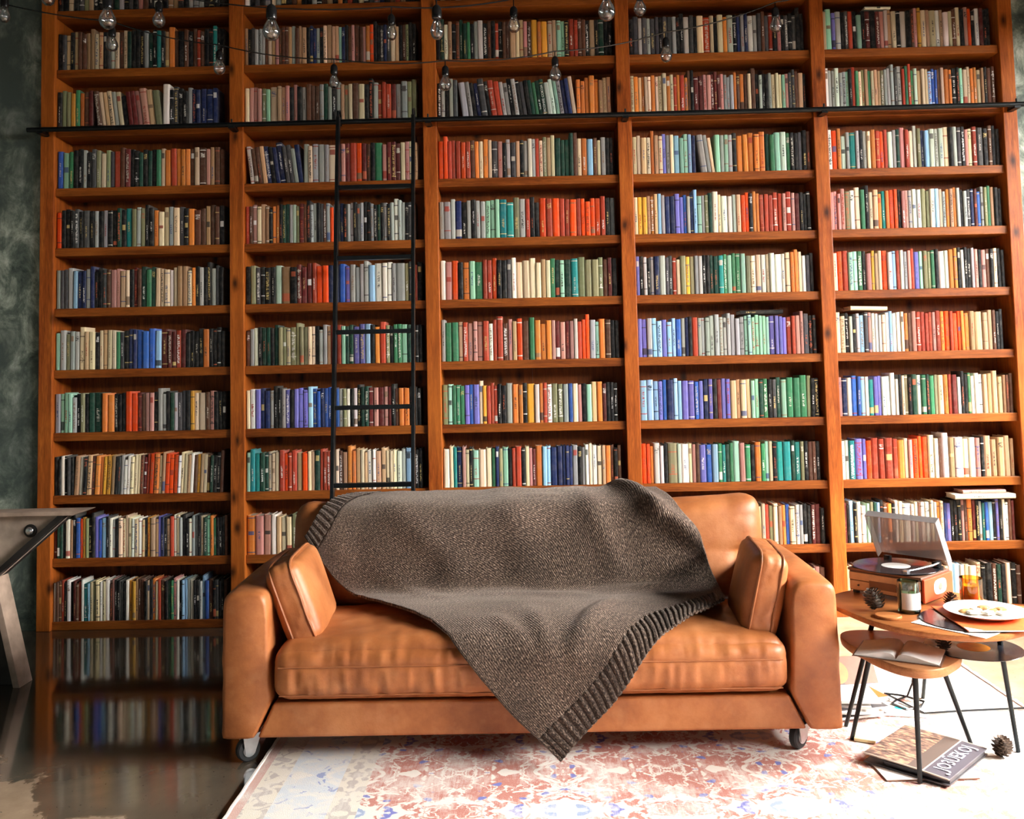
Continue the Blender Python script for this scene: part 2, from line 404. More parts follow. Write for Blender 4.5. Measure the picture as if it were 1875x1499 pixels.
def glass(name, tint, trans=.8, rough=.03, ior_f=.5):
    t = NT(name); t.t.nodes.remove(t.b)
    tr = t.n('ShaderNodeBsdfTransparent', inp={0: tint+(1,)}); gl = t.n('ShaderNodeBsdfGlossy', inp={0: (1, 1, 1, 1), 1: rough})
    lw = t.n('ShaderNodeFresnel', inp={0: 1.45})
    f = t.math('MINIMUM', t.math('ADD', t.math('MULTIPLY', lw.outputs[0], 1.0+ior_f), 1-trans-.17 if 1-trans > .17 else 0.02), .95)
    mx = t.n('ShaderNodeMixShader', inp={0: f}); t.t.links.new(tr.outputs[0], mx.inputs[1]); t.t.links.new(gl.outputs[0], mx.inputs[2])
    t.t.links.new(mx.outputs[0], t.out.inputs[0]); M[name] = t.m
glass('clear_glass', (.97, .97, .95), .70, .06); glass('window_glass', (.97, .98, .98)); glass('green_glass', (.50, .62, .50)); glass('amber_glass', (1.0, .74, .28))
def smoke():
    t = NT('smoked_acrylic'); t.t.nodes.remove(t.b)
    tr = t.n('ShaderNodeBsdfTransparent', inp={0: (.72, .68, .66, 1)}); df = t.n('ShaderNodeBsdfDiffuse', inp={0: (.46, .43, .43, 1)}); gl = t.n('ShaderNodeBsdfGlossy', inp={1: .06})
    m1 = t.n('ShaderNodeMixShader', inp={0: .50}); t.t.links.new(tr.outputs[0], m1.inputs[1]); t.t.links.new(df.outputs[0], m1.inputs[2])
    m2 = t.n('ShaderNodeMixShader', inp={0: .07}); t.t.links.new(m1.outputs[0], m2.inputs[1]); t.t.links.new(gl.outputs[0], m2.inputs[2])
    t.t.links.new(m2.outputs[0], t.out.inputs[0]); M['smoked_acrylic'] = t.m
smoke()
def vinyl():
    t = NT('vinyl'); o = t.obj(); s = t.n('ShaderNodeVectorMath', operation='LENGTH', inp={0: o}).outputs['Value']
    gr = t.n('ShaderNodeTexNoise', noise_dimensions='1D', inp={'W': s, 'Scale': 900.0, 'Detail': 2.0}).outputs[0]
    t.set(Base_Color=t.ramp(gr, ((.3, (.006, .006, .008)), (.7, (.02, .02, .025))), ), Roughness=.10, Specular_IOR_Level=.22)
    t.bump(gr, .12, .002); M['vinyl'] = t.m
vinyl()
def cone_mat():
    t = NT('pine_scale'); o = t.obj(); z = t.noise(o, 60, 3)
    t.set(Base_Color=t.ramp(z, ((.3, (.03, .018, .012)), (.55, (.10, .06, .04)), (.75, (.34, .25, .18)))), Roughness=.7); M['pine_scale'] = t.m
cone_mat()
plain('steel_brown', (.50, .39, .31), .5, .0, .40, 7)
plain('steel_dark', (.035, .032, .03), .45, .6, .4, 9)
plain('steel_edge', (.36, .26, .20), .5, .0, .3, 12)

# ------------------------------------------------------------------ room shell
def struct(name, mb, mat, **kw): return tag(mb.build(name, mat, **kw), kind='structure')
YB = 5.0
PX = [-2.626, -1.589, -.532, .525, 1.582, 2.6]; PW = .076
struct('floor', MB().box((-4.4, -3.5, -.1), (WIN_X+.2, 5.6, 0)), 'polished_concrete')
struct('ceiling', MB().box((-4.4, -3.5, 4.25), (WIN_X+.2, 5.6, 4.35)), 'ceiling_grey')
struct('wall_left', MB().box((-4.4, -3.5, 0), (-4.2, 5.6, 4.25)), 'green_plaster')
wb = MB().box((-4.2, YB, 0), (PX[0]-.002, 5.6, 4.25))
struct('wall_back', wb, 'green_plaster')
struct('wall_back_right', MB().box((PX[5]+PW+.002, YB, 0), (WIN_X, 5.6, 4.25)), 'green_plaster')
struct('wall_back_upper', MB().box((PX[0]-.002, YB+.05, 3.76), (PX[5]+PW+.002, 5.6, 4.25)), 'green_plaster')
struct('wall_back_niche', MB().box((PX[0]-.002, YB+.205, 0), (PX[5]+PW+.002, 5.6, 3.76)), 'green_plaster')
WY0, WY1, WZ0, WZ1 = -.4, 4.4, .35, 2.95
wr = MB(); wr.box((WIN_X, -3.5, 0), (WIN_X+.2, WY0, 4.25)); wr.box((WIN_X, WY1, 0), (WIN_X+.2, 5.6, 4.25))
wr.box((WIN_X, WY0, 0), (WIN_X+.2, WY1, WZ0)); wr.box((WIN_X, WY0, WZ1), (WIN_X+.2, WY1, 4.25))
struct('wall_right', wr, 'room_dark')
wf = MB()
for k in range(6):
    y = WY0+(WY1-WY0)*k/5
    wf.box((WIN_X+.07, y-.018, WZ0), (WIN_X+.12, y+.018, WZ1))
for k in range(4):
    z = WZ0+(WZ1-WZ0)*k/3
    wf.box((WIN_X+.075, WY0, z-.016), (WIN_X+.115, WY1, z+.016))
win = struct('window_1', wf, 'window_metal')
for k in range(5):
    for j in range(3):
        y0, y1 = WY0+(WY1-WY0)*k/5+.018, WY0+(WY1-WY0)*(k+1)/5-.018; z0, z1 = WZ0+(WZ1-WZ0)*j/3+.016, WZ0+(WZ1-WZ0)*(j+1)/3-.016
        MB().add([(WIN_X+.095, y0, z0), (WIN_X+.095, y1, z0), (WIN_X+.095, y1, z1), (WIN_X+.095, y0, z1)], [(0, 1, 2, 3)]).build('pane', 'window_glass', win)
# rear wall behind the camera, with a wide opening added for the fill lamp
ww = MB(); ww.box((-4.2, -3.5, 0), (-2.3, -3.3, 4.25)); ww.box((1.1, -3.5, 0), (WIN_X, -3.3, 4.25)); ww.box((-2.3, -3.5, 0), (1.1, -3.3, .4)); ww.box((-2.3, -3.5, 2.0), (1.1, -3.3, 4.25))
struct('wall_behind', ww, 'room_dark')

# ------------------------------------------------------------------ bookcase
SZ = [3.3635, 3.0315, 2.7015, 2.3715, 2.0425, 1.7125, 1.3795, 1.0425, .7085, .3755, .0445]
Y0 = 4.965; YS = 4.985; YBK = 5.175
case = thing('bookcase', 'wall-wide orange-brown pine bookcase with five bays of shelves', 'bookcase', (0, Y0, 0))
pm = MB().box((0, 0, 0), (PW, .23, 3.76)).mesh('post')
for x in PX:
    o = link('post', pm, 'post_wood', case, bevel=.004); o.location = (x, 0, 0)
for b in range(5):
    x0, x1 = PX[b]+PW, PX[b+1]
    sm = MB().box((x0, YS-Y0, -.045), (x1, YBK-Y0, 0)).mesh('shelf')
    for z in [3.695]+SZ[:-1]:
        o = link('shelf', sm, 'shelf_wood', case, bevel=.003); o.location = (0, 0, z)
    MB().box((x0, YS-Y0, 0), (x1, YBK-Y0, .0445)).build('base_board', 'shelf_wood', case, bevel=.003)
    # back boards, one joint in each bay
    xm = x0+(x1-x0)*(.5+.12*(b-2)/2)
    for a, c in ((x0, xm-.0003), (xm+.0003, x1)):
        MB().box((a, YBK-Y0, .0445), (c, YBK-Y0+.015, 3.74)).build('back_panel', 'panel_wood', case)
MB().box((PX[0]+PW, 0.01, 3.70), (PX[5], .21, 3.755)).build('top_board', 'shelf_wood', case)

# ------------------------------------------------------------------ books
PAL = {  # letter: (sRGB colour, word)
 'w': ((232, 226, 212), 'white'), 'c': ((222, 200, 164), 'cream'), 't': ((196, 160, 122), 'tan'), 'h': ((170, 132, 96), 'beige'),
 'y': ((222, 160, 56), 'mustard'), 'o': ((212, 124, 54), 'orange-tan'), 'O': ((226, 74, 16), 'bright orange-red'), 'r': ((168, 62, 40), 'brick-red'),
 'm': ((96, 34, 32), 'maroon'), 'n': ((92, 58, 42), 'brown'), 'k': ((18, 19, 22), 'black'), 'g': ((70, 70, 72), 'charcoal grey'),
 'a': ((164, 166, 162), 'grey'), 'G': ((26, 62, 50), 'dark green'), 'e': ((58, 122, 84), 'green'), 'E': ((150, 200, 172), 'mint green'),
 'T': ((34, 130, 128), 'teal'), 'B': ((30, 42, 82), 'navy blue'), 'b': ((50, 92, 172), 'blue'), 'l': ((146, 190, 222), 'light blue'),
 'v': ((108, 104, 178), 'violet-blue'), 'p': ((188, 132, 122), 'dusty pink'), 's': ((134, 134, 98), 'olive'), 'z': ((196, 210, 194), 'pale green-grey')}
ROWS = {
0: ["kkckgstkkgkGakgkpnkkkkhhkkaaakkkk", "wkgkacakknokkaknhkokrkckgaBknrhkk", "ktnkagkcnmkgtoknkgcankGkmtkgnkanck", "kgcmtnakGkoctrknagwkBkcntkgmahknck", "cnkrtakgcomkwtnBkachkGktcnrkawkmtk"],
1: ["kgtktnnhhctkgacncGkkkaGkTkho12nk12nknrnkkTkk", "hkgaaanchpnnnhantt12kBBakct13ttEBknpn12npo12OkkgBgc13tknskk",
    "kGwhknGGeka w13knkrknnt13ctpny14oy14c12tE12Ekr12rnnkt12kG12kk".replace(' ', ''), "kg12ag12ag12gkg12g12akkw12gkc14O15ckc12oz13kBaBw12agngrkpkgkgkk", "cE13va12kgr12kE13km12k14mpwhc12kw14knpyc12tc14wtw12cnckpOkwmkk"],
2: ["kssyeonm<nctcackmmpp13t12s13|w14kgkkaBBB13B13B", "cpppsEc16ttpkpkan12nnaGakatscn12c15kka12rrr12ma12a12ss", "kakag<a14akBg14kr12r13aakakgkGeGGz12zEaBBc|oooo12ohth",
    "co12tocco12cc12c12o12cror12onkm15m12pp12mmmpaaaono12ncn13kakkac12ccEpggnt13k", "waaz12aaEkrecstecttsaaaga12rerezt12cclbbnco12ok12kEc12cooc12hkn12n"],
3: ["b12E12ek kak gsc12sgr12nm12kkGkGk eco13r12oooncn13phn12n".replace(' ', ''), "<wnntBkBB12ggaB|aca12a12ac15kpmr12O12mnke14pmmmcpct", "O13Orrr12O12r12noco12cg14p12kag12tka war cstcG13GG12Gnco12l13nca12kk".replace(' ', ''),
    "cct13cotcvacl12EElB<a14ac|E12aEak o13o13o12o12o13Ge12E13z13ekkgkn".replace(' ', ''), "wO12oz12aT14aka co12r12Orz12aGp13rczsBl12z12az12c13kag kpcr12g14k13nkk".replace(' ', '')],
4: ["Okkkgkg12kakakkGkT12saskkoc12ca c12gko12n12nhnn k".replace(' ', ''), "rnp12c12t12hkookGGazs m12nkaakgn aOa kBkaakgakka kGka k aw12aakgk".replace(' ', ''), "aa12aB12kaka aEEET13T13s12a13rkkO12r12O13rrO12rOOOO12rkg".replace(' ', ''),
    "cy12y12hotlaB14B13v13vbaBlE12asGw14cw16w12zt13O12Okoor12r12r12r12r12pr14pm12kkk", "pppp12s12w13c13e13kct13oToO12Okppaw12z12s12sw12l12cao toakag Bmbaseh kk".replace(' ', '')],
5: ["agga13lB12BaBkkgnp13pt13ckmnG12e12Gc12cc12wch12h12cokakkagk", "ks12gk k12kz13h16k13mm12m12rO12O12BB12b13va12aaal12w14wwaa20sgrk".replace(' ', ''), "wp13O12ko13E12e14rrOkkgwc12c12c12c12tceGEG14T12s13s12s12snmk",
    "vkakaB12a14gg rcs13ys12aakkGG12T13eE12ee12E12s12c13c14w13cw12w15wc12oocwgk".replace(' ', ''), "c13O13r13E12E12e13kp13ytcO13w12lrwap rv14Es13se kw15z12o12okakkapkp12nkckk".replace(' ', '')],
6: ["Ea13saac12tc12k? ctc cegkBBb13b13b13l12m14mmr12mkkkko13kkkk".replace(' ', '').replace('?', ''), "nawkG12GkGsscs13ssscckaahr14rEGGv14v13l12ko13r13skeeE12GGkk", "ae13e14tr12p12pp12r12wrr13n12ptO13n14e13o12o12o13pmp12mpwrOOa12Eo13n12kk",
    "vv12a13l12l13v12l12lb14aBkr14aaa12a12a12aaaa12a12a12EEEEEEEv13vvvr13rp13pg13kk", "c12c12kakal12gpw wacw lww12co np12r12r12rrpr13oO14rO13Ooo14h13t20t14t12nkk".replace(' ', '')],
7: ["a13EEEak sk G14G15o12o15kkkO12O13mnp pkaakGaggky c c15n p kkk".replace(' ', ''), "cw13v12BB13akkav12kv12v12v12l12bbB bbB bas wkwkGGm12p12m13pmk no13o13kkk".replace(' ', ''), "s13Eeee12v12bv14cyrrrkk13a13o15ok y18w12or w12s14s12a12bc12pkE13t12o13mkkk".replace(' ', ''),
    "l14l13l12vbB14llv14v15bvB12vkmvvt13hc13tE EGe kgGE13e13e14e14skk".replace(' ', ''), "pB14w12b14bl12wT12v13vz12z13w13w kcskG14z12e14Ge13sc15o13rm14wkkeww14wt12h14t15t12hnn".replace(' ', '')],
8: ["kkwkg k>h14w12 kt13no14o yy13 hkgawwccc n m r O13o14 ctO12O12O13wcct wnytcnGkkn".replace(' ', ''), "E T12T12G12Gccc12r13Orr12t13O14ct G13rr r G13c n|h13o12 o h13ctw12wt13t12cccw12al14kkk".replace(' ', ''), "w16cTB13pckE15c17c13eBsE14krr14kcpmo16l12lB16B14BBBa14kawcw13c13to13nkn",
    "O12Oow13wks20z w18cpn v14 b13 l14e T Ge E15p12e13k o13eE ck T14T18G T12s kn nk".replace(' ', ''), "wzT14v16vO14r15r14r18r12o14cpO14OO14c13wn w15h14w20c14w14p12kt16h13h15t13h".replace(' ', '')],
9: ["mGGkw12hkb13Oy skkv13b l14kwak c13c c cwc12wtk y t15h vBkt r12wcak12 kwag kcG12Eo e kkkn".replace(' ', ''), "o14p13p14wtccsctw14wcwackwtcmkcwteacnkot", "wckactrmcwBkenwcatlchkmwcbctrkncowkt",
    "cwkctawrkcntwcakcaclkBrkbkreGccrsc12hob c13wakkmm13k".replace(' ', ''), "mkl13kw12w15E12sGlkn13o13kwc14w22wcnw14w15caocBv13kkkpno13mkaTbl13kvkwwnm".replace(' ', '')],
10: ["wnnrkw13kmnr wT13lcsc14 wcw13np kkgkwy12yh nn13kckoc rn13kGepw kllaw12kkalb12 n13kgkkn".replace(' ', ''), "ckwtanmckwcBtkacsnowcrkwtnckmawctlnk", "cwkmtancowckBtekcnmwarctklcwnskcotw",
    "kcwtmnackwcoBtscmnwkractcnwkpnpmwpn", "tcmkcwtnrkctocwakrcmtc wl14wcw14ckk14nGkck n".replace(' ', '')]}
# titles that can be read on a spine: (row, bay, index) -> (words, ink)
TITLES = {(8, 4, 2): ('АТОМНАЯ ФИЗИКА', 'title_white'), (3, 1, 0): ('КОВОРОТАТ', 'title_black'), (2, 2, 23): ('ГАСОНИЕ СОЮЗА', 'title_white'), (1, 4, 26): ('2', 'title_black')}
TALL = {(2, 0, 21), (2, 3, 16), (2, 3, 17), (3, 2, 30), (3, 2, 31), (3, 3, 4), (4, 3, 15), (4, 4, 8), (9, 0, 12)}
def parse(s):
    out = []; lean = 0.0; i = 0
    while i < len(s):
        ch = s[i]; i += 1
        if ch == '<': lean = -7.0; continue
        if ch == '>': lean = 2.5; continue
        if ch == '|': lean = 0.0; continue
        if ch not in PAL: continue
        j = i
        while j < len(s) and s[j].isdigit(): j += 1
        out.append((ch, float(s[i:j]) if j > i else 9.0, lean)); i = j
    return out
def book_geo(t, h, d):
    """cover (U-shaped case with a rounded spine) and page block; x across, y back into the shelf, z up, origin bottom front centre"""
    q = t/2; b = min(.0022, t*.16); rr = min(.0085, t*.30)
    pol = [(-q, d), (-q, rr), (-q*.84, rr*.45), (-q*.45, rr*.10), (q*.45, rr*.10), (q*.84, rr*.45), (q, rr), (q, d), (q-b, d), (q-b, rr+.002), (-q+b, rr+.002), (-q+b, d)]
    cv = MB(); n = len(pol)
    vs = [(x, y, 0) for x, y in pol]+[(x, y, h) for x, y in pol]
    fs = [(i, (i+1) % n, n+(i+1) % n, n+i) for i in range(n)]
    for k, fl in ((0, True), (n, False)):
        for qd in ((0, 1, 10, 11), (1, 2, 3, 10), (3, 4, 9, 10), (4, 5, 6, 9), (6, 7, 8, 9)):
            f = tuple(k+i for i in qd); fs.append(f[::-1] if not fl else f)
    cv.add(vs, fs)
    pg = MB().box((-q+b+.0001, rr+.0022, .004), (q-b-.0001, d-.004, h-.004))
    return cv, pg
def book_attrs(rng, ch):
    kk = rng.uniform(.84, 1.12); base = [v*kk*(1+rng.uniform(-.035, .035)) for v in PAL[ch][0]]
    col = srgb(*[max(0, min(255, v)) for v in base])
    lum = sum(col)/3
    if lum < .22: dcol = rng.choice([(.75, .72, .65), (.6, .45, .18), (.8, .78, .74), (.55, .5, .42), (.5, .12, .06)])
    else: dcol = rng.choice([(.03, .03, .03), (.05, .04, .04), (.35, .05, .03), (.06, .09, .2), (.25, .16, .1)])
    k = rng.random(); band = -1.0; va, vb, uh, fr = 2., 2., 0., 1.
    if k < .30: a = rng.uniform(.12, .4); va, vb, uh, fr = a, a+rng.uniform(.22, .45), rng.uniform(.10, .20), 1
    elif k < .38: va, vb, uh, fr = .74, .88, .34, rng.choice([0, 1])
    elif k < .42: va, vb, uh, fr = .06, rng.uniform(.16, .3), .499, 0
    elif k < .46: va, vb, uh, fr = rng.uniform(.44, .52), .60, .36, 0
    elif k < .52: va, vb, uh, fr = .12, .88, .24, 1
    if rng.random() < .20: band = rng.choice([.06, .1, .16, .22])
    return col, dcol, (va, vb, uh), (fr, band, rng.random())
def set_attrs(me, cols):
    """cols: list of (n_verts, col, dcol, da, db) in vertex order"""
    b1, b2, b3, b4 = [], [], [], []
    for n, c, d, x, y in cols:
        b1 += (list(c)+[1])*n; b2 += (list(d)+[1])*n; b3 += list(x)*n; b4 += list(y)*n
    for nm, ty, fld, buf in (('bcol', 'FLOAT_COLOR', 'color', b1), ('dcol', 'FLOAT_COLOR', 'color', b2), ('da', 'FLOAT_VECTOR', 'vector', b3), ('db', 'FLOAT_VECTOR', 'vector', b4)):
        me.attributes.new(nm, ty, 'POINT'); me.attributes[nm].data.foreach_set(fld, buf)
def set_uv(me, uvv):
    uv = me.uv_layers.new(name='UVMap'); buf = [0.0]*(2*len(me.loops))
    for l in me.loops:
        buf[2*l.index], buf[2*l.index+1] = uvv[l.vertex_index]
    uv.data.foreach_set('uv', buf)
BOOKS = []
rng = random.Random(7)
for row in range(11):
    for bay in range(5):
        bk = parse(ROWS[row][bay]); x0, x1 = PX[bay]+PW+.003, PX[bay+1]-.004
        avail = x1-x0-rng.uniform(.004, .02)
        if bay in (0, 1) and row < 9: avail -= .01
        tot = sum(w for _, w, _ in bk)
        leans = sum(1 for _, _, l in bk if abs(l) > 5)
        if leans: avail -= .03
        k = avail/tot; x = x0; prev = 0.0
        for i, (ch, w, lean) in enumerate(bk):
            t = w*k*rng.uniform(.9, 1.1)*(.985)
            t = max(.012, t)
            h = rng.gauss(.206, .0055)
            if rng.random() < .10: h += rng.choice([.012, -.014, .02])
            if (row, bay, i) in TALL: h = .236
            h = max(.175, min(.238, h)); d = rng.uniform(.112, .126)
            if abs(lean) > 5 and prev == 0: x += .028      # room for the lean of the first slanted book
            if lean == 0 and rng.random() < .25: ln = rng.uniform(-.7, .7)
            else: ln = lean+rng.uniform(-.4, .4) if lean else 0
            if abs(ln) > 1.2: t *= .985
            BOOKS.append(dict(row=row, bay=bay, i=i, ch=ch, x=x+t/2, t=t*.985, h=h, d=d, y=YS+.004+rng.uniform(0, .009), lean=ln, at=book_attrs(rng, ch)))
            x += t; prev = lean
        over = (BOOKS[-1]['x']+BOOKS[-1]['t']/2)-x1
        if over > -.002:   # squeeze the row back into its bay
            s = (x1-.004-x0)/(x1+over-x0)
            for q in BOOKS:
                if q['row'] == row and q['bay'] == bay: q['x'] = x0+(q['x']-x0)*s; q['t'] *= s
def hidden(b):
    r, y, x = b['row'], b['bay'], b['x']
    if r == 0: return True
    if r == 9: return (y == 1 and x > -1.17) or y == 2 or (y == 3 and x < 1.31)
    if r == 10: return y in (1, 2) or (y == 3 and x < 1.54) or (y == 4 and x < 2.25)
    return False
for b in BOOKS:
    b['size'] = 0 if hidden(b) else b['t']*b['h']*(1+.02*b['row'])
    if (b['row'], b['bay'], b['i']) in TITLES: b['size'] = 1
order = sorted(range(len(BOOKS)), key=lambda i: -BOOKS[i]['size'])
SOLO = set(order[:300])
def ordinal(n):
    return '%d%s' % (n, 'th' if 10 < n % 100 < 14 else {1: 'st', 2: 'nd', 3: 'rd'}.get(n % 10, 'th'))
BAYW = ['leftmost bay', 'second bay from left', 'middle bay', 'fourth bay from left', 'rightmost bay']
def rowword(r): return ['topmost shelf', 'second shelf from top', 'third shelf from top', 'fourth shelf from top', 'fifth shelf from top', 'sixth shelf from top', 'fifth shelf from bottom', 'fourth shelf from bottom', 'third shelf from bottom', 'second shelf from bottom', 'bottom shelf'][r]
allv, allf, alluv, allat = [], [], [], []
pgv, pgf = [], []
stuffc = MB(); stuffp = MB(); suv = []; sat = []
for i, b in enumerate(BOOKS):
    cv, pg = book_geo(b['t'], b['h'], b['d'])
    uvv = [((v[0]+b['t']/2)/b['t'], v[2]/b['h']) for v in cv.v]
    Mx = Matrix.Translation((b['x'], b['y'], SZ[b['row']]+.0006)) @ Matrix.Rotation(R(b['lean']), 4, 'Y')
    if b['lean']:   # keep the lower corner on the shelf
        Mx = Matrix.Translation((0, 0, abs(math.sin(R(b['lean'])))*b['t']/2)) @ Mx
    if i in SOLO:
        w = 'thick ' if b['t'] > .042 else ('slim ' if b['t'] < .024 else '')
        me = cv.mesh('book'); set_uv(me, uvv); set_attrs(me, [(len(cv.v),)+b['at']])
        o = link('book', me, 'book_cover'); o.matrix_world = Mx
        tag(o, '%s%s book, %s from left, %s, %s' % (w, PAL[b['ch']][1], ordinal(b['i']+1), rowword(b['row']), BAYW[b['bay']]), 'book', 'books standing on the bookcase')
        pg.build('page_block', 'paper', o)
        key = (b['row'], b['bay'], b['i'])
        if key in TITLES:
            tx, ink = TITLES[key]; ln = len(tx)
            if ln == 1: mm = Matrix.Translation((0, .0002, .03)) @ Matrix.Rotation(R(90), 4, 'X'); text_mesh('spine_title', tx, .03, ink, o, mm)
            else:
                size = min(b['t']*.8, b['h']*.8/ln/.62)
                mm = Matrix.Translation((0, .0002, b['h']*.46)) @ Matrix.Rotation(R(90), 4, 'X') @ Matrix.Rotation(R(90), 4, 'Z')
                text_mesh('spine_title', tx, size, ink, o, mm)
    else:
        stuffc.add([Mx @ Vector(v) for v in cv.v], cv.f); suv += uvv; sat.append((len(cv.v),)+b['at'])
        stuffp.add([Mx @ Vector(v) for v in pg.v], pg.f)
me = stuffc.mesh('shelved_books'); set_uv(me, suv); set_attrs(me, sat); me.materials.append(M['book_cover']); 
sb = link('shelved_books', me, None); tag(sb, 'the many smaller books filling the bookcase shelves', 'books', None, 'stuff')
stuffp.build('page_block', 'paper', sb)['kind'] = 'stuff'

def flat_book(name, label, x0, x1, y, z, th, depth, colr, roll=0.0):
    """a book lying flat on top of a row, spine to the front"""
    ln = x1-x0; cv, pg = book_geo(th, ln, depth)
    Mx = Matrix.Translation((x0, y, z)) @ Matrix.Rotation(R(roll), 4, 'Y') @ Matrix.Rotation(R(90), 4, 'Y') @ Matrix.Translation((-th/2, 0, 0))
    me = cv.mesh(name); set_uv(me, [((v[0]+th/2)/th, v[2]/ln) for v in cv.v]); r2 = random.Random(int(x0*1000)); at = book_attrs(r2, colr); set_attrs(me, [(len(cv.v),)+at])
    o = link(name, me, 'book_cover'); o.matrix_world = Mx; tag(o, label, 'book', 'books lying flat on top of others'); pg.build('page_block', 'paper', o)
def row_top(row, bay, xa, xb):
    return max([SZ[row]+b['h'] for b in BOOKS if b['row'] == row and b['bay'] == bay and xa-.03 < b['x'] < xb+.03])+.004
def lay(row, bay, xa, xb, th, ch, label, y=.004, roll=0.0, lift=0.0):
    for b in BOOKS: pass
    flat_book('book', label, xa, xb, YS+y, row_top(row, bay, xa, xb)+lift, th, .12, ch, roll)
lay(6, 3, 1.155, 1.384, .021, 'k', 'black book lying flat on green volumes in the fourth bay')
lay(6, 4, 1.745, 1.94, .021, 'c', 'cream book lying flat on a row in the rightmost bay', roll=2.0, lift=.008)
lay(9, 4, 2.235, 2.55, .024, 'w', 'wide white book lying flat above the record player shelf', y=-.03)
lay(9, 4, 2.29, 2.515, .018, 'p', 'small pink book lying on top of a wide white book', y=.0, lift=.0245)
lay(1, 4, 1.895, 2.035, .012, 'w', 'thin white book lying flat on the highest visible row', roll=1.5, lift=.006)

# ------------------------------------------------------------------ ladder and rail
rail = thing('ladder_rail', 'long black steel rail fixed across the bookcase posts', 'rail', (0, 4.895, 2.672))
MB().tube([(-2.66, 0, .003), (2.70, 0, .003)], .0135, 10).build('rail_pipe', 'black_steel', rail, smooth=True)
for x in PX:
    m = MB().box((x+.02, -.012, -.018), (x+.052, .067, -.006)); m.box((x+.026, .06, -.02), (x+.046, .069, .02)); m.tube([(x+.036, 0, .012), (x+.036, 0, .034)], .005, 6)
    m.build('bracket', 'black_steel', rail)
lad = thing('library_ladder', 'slim black steel ladder leaning on the bookcase rail', 'ladder', (-.77, 4.52, 0))
def lady(z): return .335*z/2.7-.0
for x in (-.2, .2):
    a, b2 = Vector((x, lady(0), 0)), Vector((x, lady(2.69), 2.69))
    MB().add([(x-.009, lady(0)-.02, 0), (x+.009, lady(0)-.02, 0), (x+.009, lady(0)+.02, 0), (x-.009, lady(0)+.02, 0),
              (x-.009, lady(2.69)-.02, 2.69), (x+.009, lady(2.69)-.02, 2.69), (x+.009, lady(2.69)+.02, 2.69), (x-.009, lady(2.69)+.02, 2.69)],
             ((3, 2, 1, 0), (4, 5, 6, 7), (0, 1, 5, 4), (1, 2, 6, 5), (2, 3, 7, 6), (3, 0, 4, 7))).build('side_rail', 'black_steel', lad, bevel=.002)
    MB().tube([(x, lady(2.66), 2.66), (x, lady(2.66)+.0, 2.72), (x, .375, 2.735), (x, .402, 2.712), (x, .404, 2.66)], .006, 8).build('hook', 'black_steel', lad, smooth=True)
for z in (.396, .776, 1.156, 1.537, 1.921, 2.30):
    MB().box((-.192, lady(z)-.017, z-.011), (.192, lady(z)+.017, z+.011)).build('rung', 'black_steel', lad, bevel=.003)

# ------------------------------------------------------------------ rug
RX0, RW, RY1 = -.93, 2.78, 4.21
rug = thing('rug', 'faded pink and cream Persian rug under the leather sofa', 'rug', (RX0, RY1, 0))
def rug_mesh():
    m = MB(); nx, ny = 90, 90; L = 3.0
    def p(i, j):
        x = RW*i/nx; y = -L*j/ny
        return (x+.006*nz3(0, y*6, 1)*(1 if i in (0, nx) else 0), y, .009+.0015*nz3(x*3, y*3, 0))
    vs = [p(i, j) for j in range(ny+1) for i in range(nx+1)]
    fs = [(j*(nx+1)+i, (j+1)*(nx+1)+i, (j+1)*(nx+1)+i+1, j*(nx+1)+i+1) for j in range(ny) for i in range(nx)]
    m.add(vs, fs)
    # turned-down rim
    k = len(m.v)
    rim = [i for i in range(nx+1)]+[j*(nx+1)+nx for j in range(1, ny+1)]+[ny*(nx+1)+i for i in range(nx-1, -1, -1)]+[j*(nx+1) for j in range(ny-1, 0, -1)]
    lo = [(m.v[i][0], m.v[i][1], .0005) for i in rim]; m.v += lo; n = len(rim)
    m.f += [(rim[i], rim[(i+1) % n], k+(i+1) % n, k+i) for i in range(n)]
    return m
rug_mesh().build('rug_pile', 'rug_weave', rug, smooth=True)
for sx in (0, RW):    # overcast selvedge and short tufts along the long edges
    m = MB(); r2 = random.Random(3+int(sx))
    m.tube([(sx+.004*nz3(0, k*.9, sx), -3.0*k/60, .008) for k in range(61)], .0065, 6)
    m.build('selvedge', 'rug_edge', rug, smooth=True)
fr = MB(); r2 = random.Random(5)
for k in range(330):
    y = -3.0*r2.random(); a = r2.uniform(-.5, .5); l = r2.uniform(.012, .028)
    x = RW+.004; c, s = math.cos(a), math.sin(a)
    fr.add([(x, y-.003, .006), (x, y+.003, .006), (x+l*c, y+l*s, .002), (x+l*c*.5, y+l*s*.5, .010)], [(0, 2, 3), (3, 2, 1), (0, 1, 2)])
fr.build('fringe', 'rug_edge', rug)['kind'] = 'stuff'
RZ = .0115   # top of the rug

